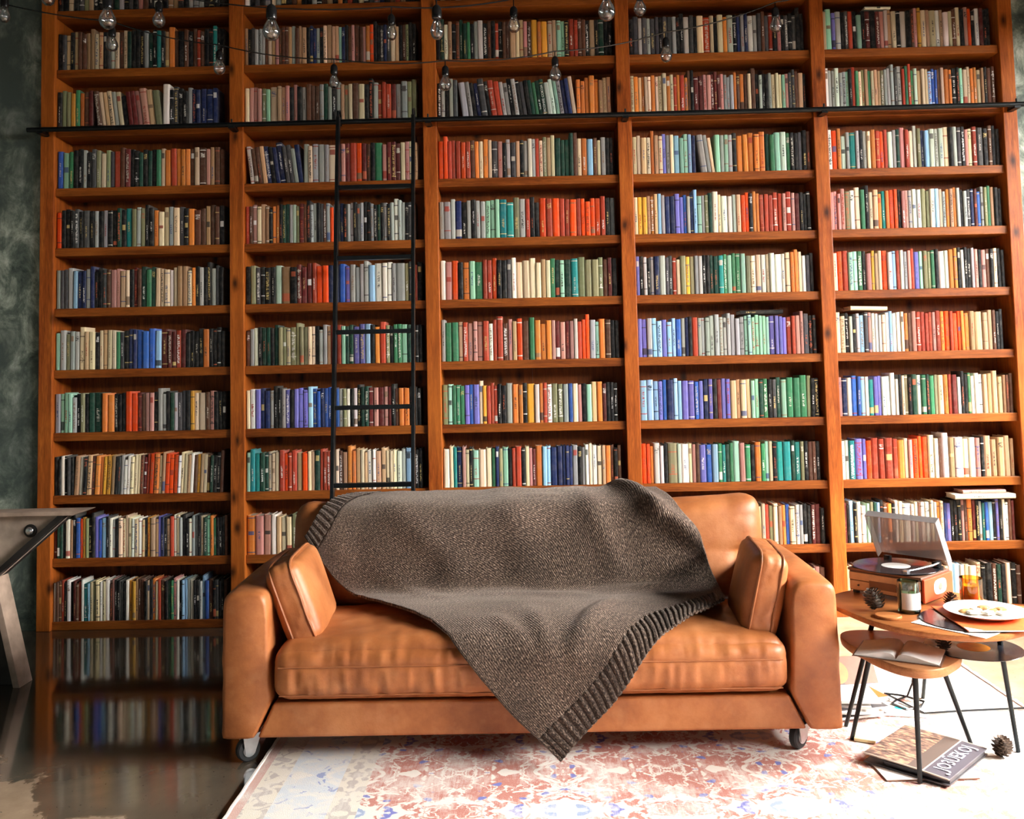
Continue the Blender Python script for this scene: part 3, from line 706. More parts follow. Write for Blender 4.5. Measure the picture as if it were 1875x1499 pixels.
# ------------------------------------------------------------------ sofa
SXC = -.012
sofa = thing('leather_sofa', 'tan leather two-seat sofa on casters in front of the bookcase', 'sofa', (SXC, 3.2, 0))
def arm_mesh(sgn):
    """outer skin at |x|=1.05, mitred into the front rail at the bottom; local y from 0 (front) to .78"""
    pol = [(-1.05, .096), (-.938, .096), (-.880, .216), (-.884, .40), (-.895, .585), (-1.045, .585)]
    m = MB()
    ny = 16; n = len(pol)
    # densify the outline, then loft along y with softened front and rear and a gently crowned top
    def outline(inset):
        cx = sum(p[0] for p in pol)/n; cz = .34
        out = []
        for i in range(n):
            a, b = Vector(pol[i]), Vector(pol[(i+1) % n]); L = (b-a).length; k = max(2, int(L/.02))
            r = .032 if i in (3, 4, 5) else .008
            for q in range(k): out.append(a+(b-a)*q/k)
        # round corners by repeated smoothing of the upper part
        pts = [Vector(p) for p in out]
        for _ in range(3):
            new = []
            for i, p in enumerate(pts):
                av = (pts[i-1]+pts[(i+1) % len(pts)])/2
                wgt = .7 if p.y > .5 else .12
                new.append(p+(av-p)*wgt)
            pts = new
        return [(cx+(p.x-cx)*(1-inset/.07*.9), cz+(p.y-cz)*(1-inset/.245*.9)) for p in pts]
    ys = [(0.0, .014), (.004, .007), (.012, .002), (.024, 0)]+[(.024+.73*k/ny, 0) for k in range(1, ny)]+[(.755, 0), (.772, .004), (.78, .012)]
    rings = []
    for y, ins in ys:
        ring = []
        for x, z in outline(ins):
            zz = z+.010*math.exp(-((z-.585)/.05)**2)*math.sin(math.pi*min(1, y/.78))+(.012*(y/.78) if z > .5 else 0)
            bulge = .006*nz3(x*6, y*5, z*5)+.003*nz3(x*14, y*14, z*14)
            xx = x+(bulge if z > .13 else 0)
            ring.append((sgn*-xx if sgn > 0 else xx, y, zz+(bulge*.6 if z > .5 else 0)))
        rings.append(ring)
    k = len(rings[0]); m.v = [p for g in rings for p in g]
    for i in range(len(rings)-1):
        for j in range(k):
            m.f.append((i*k+j, i*k+(j+1) % k, (i+1)*k+(j+1) % k, (i+1)*k+j))
    m.f.append(tuple(range(k))); m.f.append(tuple((len(rings)-1)*k+j for j in range(k))[::-1])
    return m
for s in (-1, 1):
    a = arm_mesh(s).build('arm', 'leather', sofa, smooth=True, merge=True)
    tx = [(s*-(-.892), .006+.0*k, .10) for k in (0,)]
    MB().tube([(s*.896, .004, .50), (s*.900, .003, .30), (s*.899, .004, .22)], .0022, 6).build('seam', 'leather_piping', a, smooth=True)
# front rail with mitred ends
rl = MB()
rl.prism([(-.928, .098), (.928, .098), (.872, .213), (-.872, .213)], lambda p, q, t: (p, t, q), .012, .75)
rl.build('base_frame', 'leather', sofa, bevel=.010, seg=3)
# backrest frame behind the loose cushion
MB().box((-.872, .755, .10), (.872, .90, .56)).build('back_frame', 'leather', sofa, bevel=.03, seg=3)
# long seat cushion, boxed, with a crowned top and gathered front
def seat_fn(v, u):
    x, y, z = v
    top = max(0, u.z)
    crown = .040*(1-u.x*u.x)**.5*(1-u.y*u.y)**.5 if u.z > 0 else 0
    z2 = z+crown*top
    if u.y < -.55:   # gathers below and above the seam on the front face
        g = nz3(x*30, 3.1, z*6)*.0080+nz3(x*66, 7.7, z*9)*.0036
        lean = math.exp(-((z-.030)/.012)**2)
        y2 = y-g*(1-.75*lean)*(1 if abs(u.z) < .99 else .4)+.0045*lean-.016*(1-u.z*u.z)
    else: y2 = y
    z2 += .006*nz3(x*5, y*7, 2.0)*top+.003*nz3(x*17, y*17, 5)*top
    return Vector((x, y2, z2))
sc_ = rounded_box(.868, .285, .092, .052, 190, 40, 18, seat_fn).build('seat_cushion', 'leather', sofa, smooth=True)
sc_.location = (0, .270, .312)
MB().tube([(x/100*.845, -.2965-.001*nz3(x*.3, 0, 0), .029+.0015*nz3(x*.1, 5, 0)) for x in range(-100, 101, 2)], .0024, 6).build('piping', 'leather_piping', sc_, smooth=True)
MB().tube([(x/100*.845, -.286-.001*nz3(x*.3, 2, 0), -.066+.0015*nz3(x*.1, 9, 0)) for x in range(-100, 101, 2)], .0024, 6).build('piping', 'leather_piping', sc_, smooth=True)
def back_fn(v, u):
    x, y, z = v
    k = max(0.0, min(1.0, (z+.02)/.05)); k = k*k*(3-2*k)
    x2 = x*(.905+.095*k)
    bulge = .030*(1-u.x**4)*(1-u.z**4)*(1 if u.y < 0 else .3)
    y2 = y-bulge if u.y < 0 else y+bulge*.4
    sag = .010*math.cos(u.x*math.pi*2)*max(0, u.z)
    pinch = 0
    if u.z > .4:   # gathers running down from the top seam
        pinch = nz3(x*22, 1.3, 0)*.006*(u.z-.4)/.6
    crease = .010*math.exp(-((abs(x)-.88)/.05)**2)*math.sin(z*70)*max(0, u.z)
    return Vector((x2, y2-pinch+crease*.4+.006*nz3(x*4, y*4, z*7), z+sag+.004*nz3(x*9, 4, y*9)*max(0, u.z)))
bc = rounded_box(.958, .115, .205, .075, 120, 14, 34, back_fn).build('back_cushion', 'leather', sofa, smooth=True)
bc.location = (0, .695, .580); bc.rotation_euler = (R(-11), 0, 0)
MB().tube([(x/100*.90, -.098+.0*x, .172+.010*math.cos(x/100*math.pi*2)+.002*nz3(x*.2, 3, 0)) for x in range(-100, 101, 2)], .0024, 6).build('piping', 'leather_piping', bc, smooth=True)
for cx, cy, turn in ((-.978, .075, R(-52)), (.915, .080, R(-48)), (-.95, .70, R(60)), (.95, .70, R(200))):
    floor_z = RZ if cx > -.9 else 0
    c = bpy.data.objects.new('caster', None); C.objects.link(c); c.parent = sofa; c.location = (cx, cy, floor_z); c.rotation_euler = (0, 0, turn)
    hgt = .098-floor_z
    w = MB().lathe([(.014, -.014), (.036, -.014), (.041, -.009), (.041, .009), (.036, .014), (.014, .014)], 32, Matrix.Translation((0, 0, .041)) @ Matrix.Rotation(R(90), 4, 'Y'))
    w.build('wheel', 'dark_rubber', c, smooth=True)
    MB().lathe([(.0, -.0185), (.022, -.0185), (.022, .0185), (.0, .0185)], 20, Matrix.Translation((0, 0, .041)) @ Matrix.Rotation(R(90), 4, 'Y')).build('hub', 'caster_metal', c, smooth=True)
    fk = MB()
    for sx in (-.022, .019): fk.prism([(-.017, .030), (.017, .030), (.040, hgt-.006), (-.024, hgt-.006)], lambda p, q, t: (t, p, q), sx, sx+.003)
    fk.box((-.03, -.024, hgt-.006), (.03, .04, hgt)); fk.build('fork', 'caster_metal', c)

# loose cushions
def pillow(name, label, mx, hx, hy, hz):
    """hx half thickness, hy half depth, hz half height; boxed, with two rows of piping"""
    root = thing(name, label, 'cushion'); root.matrix_world = mx
    def fn(v, u):
        x, y, z = v
        b = .018*(1-u.y**4)*(1-u.z**4)*(1 if u.x > 0 else -1)*min(1, abs(u.x)*1.0)
        wr = .0045*nz3(x*30, y*26, z*26)*(1-abs(u.x)**4) + .003*nz3(y*9, z*9, x*9)
        pin = 1-.045*(abs(u.y)**6)*(1-abs(u.z)**6*.0)
        return Vector((x+b+.004*nz3(y*6, z*6, 2), y*(1)+wr*(1 if u.y > 0 else -1)*abs(u.y), z*pin+wr*(1 if u.z > 0 else -1)*abs(u.z)))
    rounded_box(hx, hy, hz, min(hx*.7, .038), 14, 34, 34, fn).build('cover', 'leather', root, smooth=True)
    for s in (-1, 1):
        pts = []
        X = s*(hx*.66); n = 96; e = 9.0
        for k in range(n):
            a = 2*math.pi*k/n; ca, sa = math.cos(a), math.sin(a)
            r = (abs(ca)**e+abs(sa)**e)**(-1/e)
            pts.append((X+.002*nz3(ca*2, sa*2, s), (hy-.001)*r*ca*1.0, (hz-.001)*r*sa*(1-.045*(min(1, abs(r*ca)))**6)))
        MB().tube(pts, .0046, 6, closed=True).build('piping', 'leather_piping', root, smooth=True)
    return root
pillow('throw_pillow', 'small tan leather cushion leaning on the left sofa arm', Matrix.Translation((-.842, 3.47, .522)) @ Matrix.Rotation(R(3), 4, 'Z') @ Matrix.Rotation(R(-20), 4, 'Y'), .056, .205, .150)
pillow('throw_pillow', 'small tan leather cushion leaning on the right sofa arm', Matrix.Translation((.822, 3.45, .520)) @ Matrix.Rotation(R(-5), 4, 'Z') @ Matrix.Rotation(R(13), 4, 'Y'), .056, .195, .150)

# ------------------------------------------------------------------ knitted throw
PROF = [(4.13, .50), (4.11, .66), (4.05, .765), (3.985, .803), (3.915, .800), (3.80, .765), (3.745, .68), (3.72, .57), (3.705, .485), (3.665, .452), (3.60, .449), (3.45, .458), (3.30, .449), (3.215, .42), (3.172, .37), (3.158, .30), (3.150, .21), (3.146, .11), (3.144, .0)]
CUM = [0.0]
for a, b in zip(PROF, PROF[1:]): CUM.append(CUM[-1]+math.hypot(b[0]-a[0], b[1]-a[1]))
S_TOP = CUM[3]
def prof(s):
    s = max(0, min(CUM[-1]-1e-6, s+S_TOP))
    i = max(k for k in range(len(CUM)-1) if CUM[k] <= s)
    t = (s-CUM[i])/(CUM[i+1]-CUM[i])
    p0, p1, p2, p3 = (Vector(PROF[max(0, min(len(PROF)-1, k))]) for k in (i-1, i, i+1, i+2))
    return .5*((2*p1)+(p2-p0)*t+(2*p0-5*p1+4*p2-p3)*t*t+(3*p1-p0-3*p2+p3)*t**3)
def s_of(y, z):
    best = min(range(400), key=lambda k: (prof(k/399*CUM[-1]-S_TOP)-Vector((y, z))).length)
    return best/399*CUM[-1]-S_TOP
def curve(pts):
    L = [0.0]
    for a, b in zip(pts, pts[1:]): L.append(L[-1]+math.hypot(b[0]-a[0], b[1]-a[1]))
    def f(t):
        d = t*L[-1]; i = max(k for k in range(len(L)-1) if L[k] <= d+1e-9); q = (d-L[i])/max(1e-9, L[i+1]-L[i])
        p0, p1, p2, p3 = (Vector(pts[max(0, min(len(pts)-1, k))]) for k in (i-1, i, i+1, i+2))
        return .5*((2*p1)+(p2-p0)*q+(2*p0-5*p1+4*p2-p3)*q*q+(3*p1-p0-3*p2+p3)*q**3)
    return f
sT = s_of(3.80, .68)
L0 = curve([(-.895, s_of(3.80, .655)), (-.835, s_of(3.77, .60)), (-.715, s_of(3.70, .455)), (-.60, s_of(3.57, .45)), (-.47, s_of(3.42, .455)), (-.33, s_of(3.26, .44)), (-.22, s_of(3.165, .36)), (-.085, s_of(3.15, .20)), (.085, s_of(3.145, .045))])
HEM2 = curve([(.085, s_of(3.145, .045)), (.185, s_of(3.15, .14)), (.285, s_of(3.152, .25)), (.40, s_of(3.18, .385)), (.50, s_of(3.25, .435)), (.62, s_of(3.36, .455)), (.70, s_of(3.46, .455))])
L1 = curve([(-.60, -.16), (-.30, -.20), (.0, -.21), (.30, -.19), (.47, -.12), (.525, -.01), (.555, .10), (.60, .22), (.665, .33), (.72, s_of(3.70, .455)), (.725, s_of(3.58, .45)), (.70, s_of(3.46, .455))])
HEM1 = curve([(-.895, s_of(3.80, .655)), (-.80, .10), (-.70, -.005), (-.60, -.16)])
def seg_d(x, s, a, b):
    ax, ay = a; bx, by = b; dx, dy = bx-ax, by-ay; t = max(0, min(1, ((x-ax)*dx+(s-ay)*dy)/(dx*dx+dy*dy)))
    return math.hypot(x-ax-t*dx, s-ay-t*dy), t
FOLDS = [((.36, -.02), (.50, .22), .045, .040), ((.50, .22), (.70, .36), .055, .038), ((.20, .10), (.34, .42), .018, .05), ((-.62, .12), (-.30, .40), .016, .06), ((-.10, .05), (-.02, .38), .014, .07), ((-.25, .55), (.15, .62), .010, .06),
         ((.28, .78), (.14, 1.05), .020, .035), ((.0, .86), (.06, 1.08), .016, .04), ((-.12, .92), (.0, 1.06), .010, .03), ((-.55, .45), (-.35, .62), .010, .04), ((.30, .55), (.62, .50), .016, .05)]
def throw_point(u, v):
    p = (1-v)*L0(u)+v*L1(u)+(1-u)*HEM1(v)+u*HEM2(v)-((1-u)*(1-v)*L0(0)+u*v*L1(1)+u*(1-v)*L0(1)+(1-u)*v*L1(0))
    return p.x, p.y
def throw_3d(u, v, ribs=0.0):
    x, s = throw_point(u, v)
    q = prof(s); d = prof(s+.004)-prof(s-.004); d.normalize()
    nrm = Vector((d.y, -d.x))          # outward: up on the seat, forward on the back
    if nrm.y < 0 and abs(nrm.y) > abs(nrm.x): nrm = -nrm
    off = .010
    for a, b, A, w in FOLDS:
        dd, t = seg_d(x, s, a, b); off += A*math.exp(-(dd/w)**2)*(.35+.65*math.sin(math.pi*(.15+.7*t)))
    off += .007*(nz3(x*5, s*5, 1.5)+.6)+.0025*nz3(x*14, s*14, 4)+ribs
    side = .010*nz3(s*7, 3, x*3)
    q = q+nrm*off
    return (x+side, q.x, max(.03, q.y))
from mathutils.bvhtree import BVHTree
bpy.context.view_layer.update()
SKIN = []
for ob_ in (sc_, bc):
    SKIN.append(BVHTree.FromPolygons([ob_.matrix_world @ v.co for v in ob_.data.vertices], [tuple(p.vertices) for p in ob_.data.polygons]))
def clear(p, gap):
    p = Vector(p)
    for _ in range(3):
        for tr in SKIN:
            loc, nr, i, d = tr.find_nearest(p)
            sd = (p-loc).dot(nr)
            if loc is not None and sd < gap and d < .12: p = loc+nr*gap+(p-loc-nr*sd)*.5
    return p
throw = thing('knitted_throw', 'dark brown knitted throw draped over the sofa back and seat', 'blanket', (0, 3.6, .45))
def patch(name, u0, u1, nu, nv, mat, ribbed):
    vs = []; uvv = []
    for i in range(nu+1):
        for j in range(nv+1):
            u = u0+(u1-u0)*i/nu; v = j/nv
            rb = .0042*math.sin(v*2*math.pi*(nv/6)) if ribbed else 0
            x, y, z = clear(throw_3d(u, v, rb), .0125+rb); vs.append((x, y-3.6, z-.45)); a, b = throw_point(u, v); uvv.append(((u*1.5), v*1.1))
    fs = [(i*(nv+1)+j, (i+1)*(nv+1)+j, (i+1)*(nv+1)+j+1, i*(nv+1)+j+1) for i in range(nu) for j in range(nv)]
    m = MB(); m.v = vs; m.f = fs; me = m.mesh(name); set_uv(me, uvv)
    o = link(name, me, mat, throw); 
    for p in me.polygons: p.use_smooth = True
    sm = o.modifiers.new('solidify', 'SOLIDIFY'); sm.thickness = .009; sm.offset = 0
    return o
patch('knit_body', .055, .925, 150, 110, 'knit', False)
patch('ribbed_hem', 0, .055, 12, 150, 'knit_rib', True)
patch('ribbed_hem', .925, 1, 16, 234, 'knit_rib', True)

# ------------------------------------------------------------------ pebble-topped tables at the right
def pebble(ctr, pts, n=72):
    """smooth closed outline through (angle in degrees, radius) pairs"""
    pts = sorted(pts); out = []
    for k in range(n):
        a = 360*k/n
        j = 0
        ext = [(p-360, r) for p, r in pts]+pts+[(p+360, r) for p, r in pts]
        i = max(q for q in range(len(ext)) if ext[q][0] <= a)
        (a0, r0), (a1, r1), (a2, r2), (a3, r3) = ext[i-1], ext[i], ext[i+1], ext[i+2]
        t = (a-a1)/(a2-a1); r = .5*(2*r1+(r2-r0)*t+(2*r0-5*r1+4*r2-r3)*t*t+(3*r1-r0-3*r2+r3)*t**3)
        out.append((r*math.cos(R(a)), r*math.sin(R(a))))
    return out
def top_board(name, outline, z0, z1, mat, parent, b=.008):
    m = MB(); n = len(outline)
    def ring(k, z): return [(x*k, y*k, z) for x, y in outline]
    rings = [ring(.955, z0), ring(.985, z0+.004), ring(1.0, (z0+z1)/2+.003), ring(.995, z1-.002), ring(.985, z1)]
    m.v = [p for g in rings for p in g]
    for i in range(4):
        for j in range(n): m.f.append((i*n+j, i*n+(j+1) % n, (i+1)*n+(j+1) % n, (i+1)*n+j))
    m.f.append(tuple(range(n))[::-1]); m.f.append(tuple(4*n+j for j in range(n)))
    return m.build(name, mat, parent, smooth=True)
TZ = .48
tab = thing('side_table', 'taller orange-brown wooden side table holding the record player', 'table', (1.36, 3.20, 0))
top_board('tabletop', pebble(None, [(0, .28), (20, .27), (50, .32), (90, .36), (125, .375), (144, .36), (175, .285), (205, .262), (245, .268), (272, .285), (298, .29), (330, .29)]), TZ-.022, TZ, 'table_wood', tab)
def leg(parent, top, foot, r=.0085, mat='black_steel'):
    return MB().tube([top, foot], [r*1.1, r*.85], 10).build('leg', mat, parent, smooth=True)
leg(tab, (-.15, .14, TZ-.021), (-.232, .268, RZ)); leg(tab, (.09, .25, TZ-.021), (.161, .54, RZ)); leg(tab, (.17, -.06, TZ-.021), (.258, .02, RZ))
MB().lathe([(0, .362), (.075, .362), (.08, .366), (.08, .376), (.075, .379), (0, .379)], 32, Matrix.Translation((.125, -.062, 0))).build('lower_shelf', 'black_steel', tab, smooth=True)
ZS = .38
stool = thing('side_table', 'low wooden side table with an open book on top', 'table', (1.235, 3.125, 0))
top_board('tabletop', pebble(None, [(0, .155), (20, .158), (60, .19), (95, .235), (122, .265), (150, .20), (180, .155), (215, .165), (250, .205), (270, .20), (300, .165), (330, .155)]), ZS-.030, ZS, 'stool_wood', stool)
leg(stool, (-.09, .10, ZS-.028), (-.126, .226, RZ)); leg(stool, (-.03, -.11, ZS-.028), (-.038, -.128, RZ)); leg(stool, (.11, .05, ZS-.028), (.252, .145, RZ))

# record player
TTA = math.atan2(-.748, .664)
tt = thing('record_player', 'record player with red end panel and raised smoky lid', 'record player', (1.17, 3.50, TZ), TTA)
TL, TW, TB0, TB1 = .285, .215, .010, .082      # along front, depth, body bottom and top
MB().box((.004, .004, TB0), (TL-.008, TW, TB1)).build('body', 'brown_panel', tt, bevel=.003)
fp = MB().box((.006, -.004, TB0+.040), (TL-.012, .003, TB1-.004)).build('front_panel', 'cream_panel', tt, bevel=.002)
MB().box((.006, -.002, TB0+.004), (TL-.012, .003, TB0+.037)).build('front_panel', 'cream_panel', tt, bevel=.002)
MB().box((.085, -.0055, TB0+.018), (TL-.10, -.001, TB0+.045)).build('cassette_slot', 'brown_panel', tt)
MB().lathe([(0, 0), (.0035, 0), (.0035, .004), (0, .004)], 10, Matrix.Translation((.042, -.002, TB0+.022)) @ Matrix.Rotation(R(90), 4, 'X')).build('knob', 'black_plastic', tt)
sp = MB().box((TL-.008, -.002, TB0-.004), (TL+.002, TW+.002, TB1+.004)).build('end_panel', 'red_panel', tt, bevel=.003)
st = MB(); n = 28; pts = []
for k in range(n):
    a = 2*math.pi*k/n; e = 3.2; r = (abs(math.cos(a))**e+abs(math.sin(a))**e)**(-1/e)
    pts.append((TL+.0028, .115+.047*r*math.cos(a), .048+.026*r*math.sin(a)))
st.add(pts+[(p[0]-.002, p[1], p[2]) for p in pts], [tuple(range(n))]+[(i, (i+1) % n, n+(i+1) % n, n+i) for i in range(n)]); st.build('speaker_plate', 'white_card', sp)
MB().lathe([(0, 0), (.012, 0), (.012, .002), (0, .002)], 18, Matrix.Translation((TL+.002, .115, .048)) @ Matrix.Rotation(R(90), 4, 'Y')).build('speaker_plate_mark', 'silver', sp)
MB().box((.0, -.003, TB1), (TL-.008, TW, TB1+.010)).build('deck', 'brown_panel', tt, bevel=.003)
MB().lathe([(0, TB1+.010), (.09, TB1+.010), (.092, TB1+.013), (.09, TB1+.0145), (0, TB1+.0145)], 40, Matrix.Translation((.132, .105, 0))).build('platter', 'black_plastic', tt, smooth=True)
ta = MB(); ta.tube([(.262, .175, .118), (.262, .120, .116), (.235, .055, .108), (.215, .020, .104)], .0035, 8); ta.box((.205, .008, .098), (.222, .030, .108)); tap = ta.build('tonearm', 'silver', tt, smooth=True)
MB().lathe([(0, .092), (.016, .092), (.016, .105), (.010, .108), (.010, .122), (0, .124)], 18, Matrix.Translation((.258, .172, 0))).build('arm_pivot', 'black_plastic', tap, smooth=True)
MB().box((.232, .075, .092), (.262, .150, .096)).build('arm_rest', 'blue_card', tt, bevel=.001)
LA = R(62)
lid = bpy.data.objects.new('lid', None); C.objects.link(lid); lid.parent = tt; lid.location = (0, TW+.004, TB1+.016); lid.rotation_euler = (-LA, 0, 0)
LD, LH = .188, .030     # lid depth and skirt height; lid plate lies towards -y when shut
def plate(a, b, c, d): return MB().box((min(a, c), min(b, d), 0), (max(a, c), max(b, d), .0025))
MB().box((.002, -LD, LH), (TL-.012, 0, LH+.0028)).build('lid_plate', 'smoked_acrylic', lid)
MB().box((.002, -LD, 0), (.005, 0, LH)).build('lid_side', 'smoked_acrylic', lid)
MB().box((TL-.015, -LD, 0), (TL-.012, 0, LH)).build('lid_side', 'smoked_acrylic', lid)
MB().box((.005, -LD, 0), (TL-.015, -LD+.003, LH)).build('lid_front', 'smoked_acrylic', lid)
for x in (.045, TL-.055): MB().box((x-.012, TW-.012, TB1+.008), (x+.012, TW+.008, TB1+.028)).build('hinge', 'black_plastic', tt, bevel=.002)
for x, y in ((.02, .02), (TL-.03, .02), (.02, TW-.03), (TL-.03, TW-.03)): MB().lathe([(.011, 0), (.012, .002), (.012, .012)], 14, Matrix.Translation((x, y, 0))).build('foot', 'dark_rubber', tt)

def record(name, label, loc, lab_mat, rz=0, tilt=0):
    o = thing(name, label, 'record', loc); o.rotation_euler = (tilt, 0, rz)
    MB().lathe([(.0035, -.0008), (.149, -.0008), (.150, 0), (.149, .0012), (.0035, .0012)], 72).build('disc', 'vinyl', o, smooth=True)
    MB().lathe([(.0035, .0012), (.05, .0012), (.05, .0017), (.0035, .0017)], 40).build('label', lab_mat, o)
    return o
ttm = Matrix.Translation((1.17, 3.50, TZ)) @ Matrix.Rotation(TTA, 4, 'Z')
rc = ttm @ Vector((.132, .105, TB1+.0155))
record('vinyl_record', 'black vinyl record with a white label on the record player', rc, 'white_card')
record('vinyl_record', 'black vinyl record with an orange label below the tabletop', (1.447, 3.134, .3815), 'label_orange')
record('vinyl_record', 'shiny grey-black vinyl record half under the orange sleeve', (1.415, 3.085, TZ+.0035), 'white_card')
ps = thing('record_inner_sleeve', 'white paper record sleeve lying flat under the shiny grey-black record', 'record sleeve', (1.40, 3.06, TZ), R(38))
MB().box((-.13, -.12, .0005), (.13, .12, .0022)).build('paper_sleeve', 'white_paper', ps)
sl = thing('record_sleeve', 'square orange-red record sleeve underneath the plate of biscuits', 'record sleeve', (1.505, 3.085, TZ+.0055), R(-3))
MB().box((-.152, -.150, 0), (.152, .150, .004)).build('cover_board', 'orange_card', sl, bevel=.0008)
MB().box((-.150, -.153, .0008), (.150, -.149, .0034)).build('inner_paper', 'white_paper', sl)
MB().add([(-.150, -.148, .0044), (-.105, -.148, .0044), (-.150, -.110, .0044)], [(0, 1, 2)]).build('worn_corner', 'white_paper', sl)

# plate of biscuits
PLZ = TZ+.0098
pl = thing('plate', 'white round plate of biscuits on the orange sleeve', 'plate', (1.482, 3.112, PLZ))
MB().lathe([(0, 0), (.07, 0), (.075, .001), (.10, .010), (.124, .018), (.126, .0195), (.122, .0205), (.098, .0135), (.078, .006), (0, .0055)], 56).build('dish', 'white_ceramic', pl, smooth=True)
r2 = random.Random(11)
BIS = [(-.055, .02, 'cookie', 'brown biscuit at the left rim of the plate'), (-.045, -.012, 'cookie_icing', 'pale iced biscuit at the front left of the plate'), (-.015, .030, 'cookie_icing', 'pale iced biscuit at the back of the plate'), (.0, -.020, 'cookie_icing', 'pale iced biscuit at the plate front centre'), (.03, .012, 'cookie', 'toasted biscuit in the plate middle'), (.058, .02, 'cookie', 'golden biscuit at the right rim of the plate'), (.045, -.022, 'cookie_icing', 'pale iced biscuit at the front right of the plate'), (.015, .045, 'cookie', 'golden biscuit at the far rim of the plate')]
for k, (x, y, mt, lb) in enumerate(BIS):
    m = MB(); n = 22; a0 = r2.random()*6
    def rg(sc, z): return [(sc*(.021+.003*math.sin(5*2*math.pi*q/n+a0)+.002*math.sin(3*2*math.pi*q/n))*math.cos(2*math.pi*q/n), sc*(.017+.003*math.sin(5*2*math.pi*q/n+a0))*math.sin(2*math.pi*q/n), z) for q in range(n)]
    rs = [rg(.9, 0), rg(1, .003), rg(.92, .007), rg(.6, .0095)]; m.v = [p for g in rs for p in g]
    for i in range(3):
        for j in range(n): m.f.append((i*n+j, i*n+(j+1) % n, (i+1)*n+(j+1) % n, (i+1)*n+j))
    m.f.append(tuple(range(n))[::-1]); m.f.append(tuple(3*n+j for j in range(n)))
    o = m.build('biscuit', mt, None, smooth=True); o.location = (1.482+x, 3.112+y, PLZ+.0062+.0035*(k % 2)); o.rotation_euler = (r2.uniform(-.12, .12), r2.uniform(-.12, .12), r2.random()*6)
    tag(o, lb, 'biscuit', 'biscuits on the plate')

# candles
def candle(label, loc, r, h, gl, wax, with_label):
    o = thing('candle', label, 'candle', loc)
    MB().lathe([(0, 0), (r*.92, 0), (r, .004), (r, h), (r-.0025, h), (r-.0025, .008), (0, .008)], 36).build('glass_jar', gl, o, smooth=True)
    wx = MB().lathe([(0, .009), (r-.004, .009), (r-.004, h*(.62 if with_label else .72)), (0, h*(.62 if with_label else .72)-.002)], 32).build('wax', wax, o, smooth=True)
    MB().tube([(0, 0, h*.6), (.001, 0, h*.78)], .0012, 5).build('wick', 'title_black', wx)
    if with_label:
        m = MB(); n = 14; a0, a1 = R(-150), R(-30)
        for k in range(n+1):
            a = a0+(a1-a0)*k/n; m.v += [((r+.0006)*math.cos(a), (r+.0006)*math.sin(a), h*.14), ((r+.0006)*math.cos(a), (r+.0006)*math.sin(a), h*.66)]
        m.f = [(2*k, 2*k+2, 2*k+3, 2*k+1) for k in range(n)]; lb = m.build('paper_label', 'white_card', o, smooth=True)
    return o
plain('wax_cream', (.75, .68, .5), .5); plain('wax_amber', (.85, .47, .06), .4)
candle('green glass candle with a white label before the record player', (1.272, 3.205, TZ), .036, .105, 'green_glass', 'wax_cream', True)
candle('amber orange glass candle beside the record player red end', (1.522, 3.292, TZ), .037, .092, 'amber_glass', 'wax_amber', False)
ld = MB().lathe([(0, 0), (.040, 0), (.042, .002), (.042, .007), (.040, .009), (0, .009)], 36).build('wooden_lid', 'table_wood', None, smooth=True); ld.location = (1.178, 3.145, TZ)
tag(ld, 'small round wooden candle lid lying before the dark pinecone', 'lid')

def pinecone(label, loc, rad, hgt, tilt, seed, n=78):
    o = thing('pinecone', label, 'pinecone', loc); o.rotation_euler = tilt
    MB().lathe([(0, .004), (rad*.45, hgt*.15), (rad*.5, hgt*.4), (rad*.3, hgt*.75), (0, hgt*.93)], 14).build('core', 'pine_scale', o, smooth=True)
    m = MB(); rr = random.Random(seed)
    for k in range(n):
        t = (k+.5)/n; a = k*2.39996; z = hgt*(.06+.88*t); env = rad*(math.sin(math.pi*(.16+.80*t))**.7)
        tiltz = .25+.9*t; L = env*1.0; wd = rad*.26*(1.05-.45*t)
        ca, sa = math.cos(a), math.sin(a)
        def P(d, w, up): return (ca*d-sa*w, sa*d+ca*w, z+up)
        r0 = env*.25; up = L*.35*tiltz+rr.uniform(-.001, .001)
        vs = [P(r0, -wd*.35, 0), P(r0, wd*.35, 0), P(L*.85, wd, up), P(L*1.02, wd*.3, up*1.35), P(L*1.02, -wd*.3, up*1.35), P(L*.85, -wd, up), P(L*.8, 0, up-rad*.09)]
        m.add(vs, [(0, 1, 2, 5), (5, 2, 3, 4), (0, 5, 6), (1, 0, 6), (2, 1, 6), (5, 4, 6), (4, 3, 6), (3, 2, 6)])
    m.build('scales', 'pine_scale', o)
pinecone('dark open pinecone leaning beside the green candle', (1.178, 3.225, TZ+.006), .036, .075, (R(-12), R(-18), .4), 1)
pinecone('small brown pinecone beside the amber candle', (1.432, 3.266, TZ+.002), .026, .046, (R(10), R(20), 1.0), 2, 60)
pinecone('pale-tipped pinecone next to the open book', (1.352, 3.115, ZS+.002), .025, .044, (R(-20), R(10), 2.0), 3, 60)
pinecone('brown pinecone standing on the rug by the albums', (1.545, 3.185, RZ+.001), .034, .066, (R(8), R(-6), .7), 4)

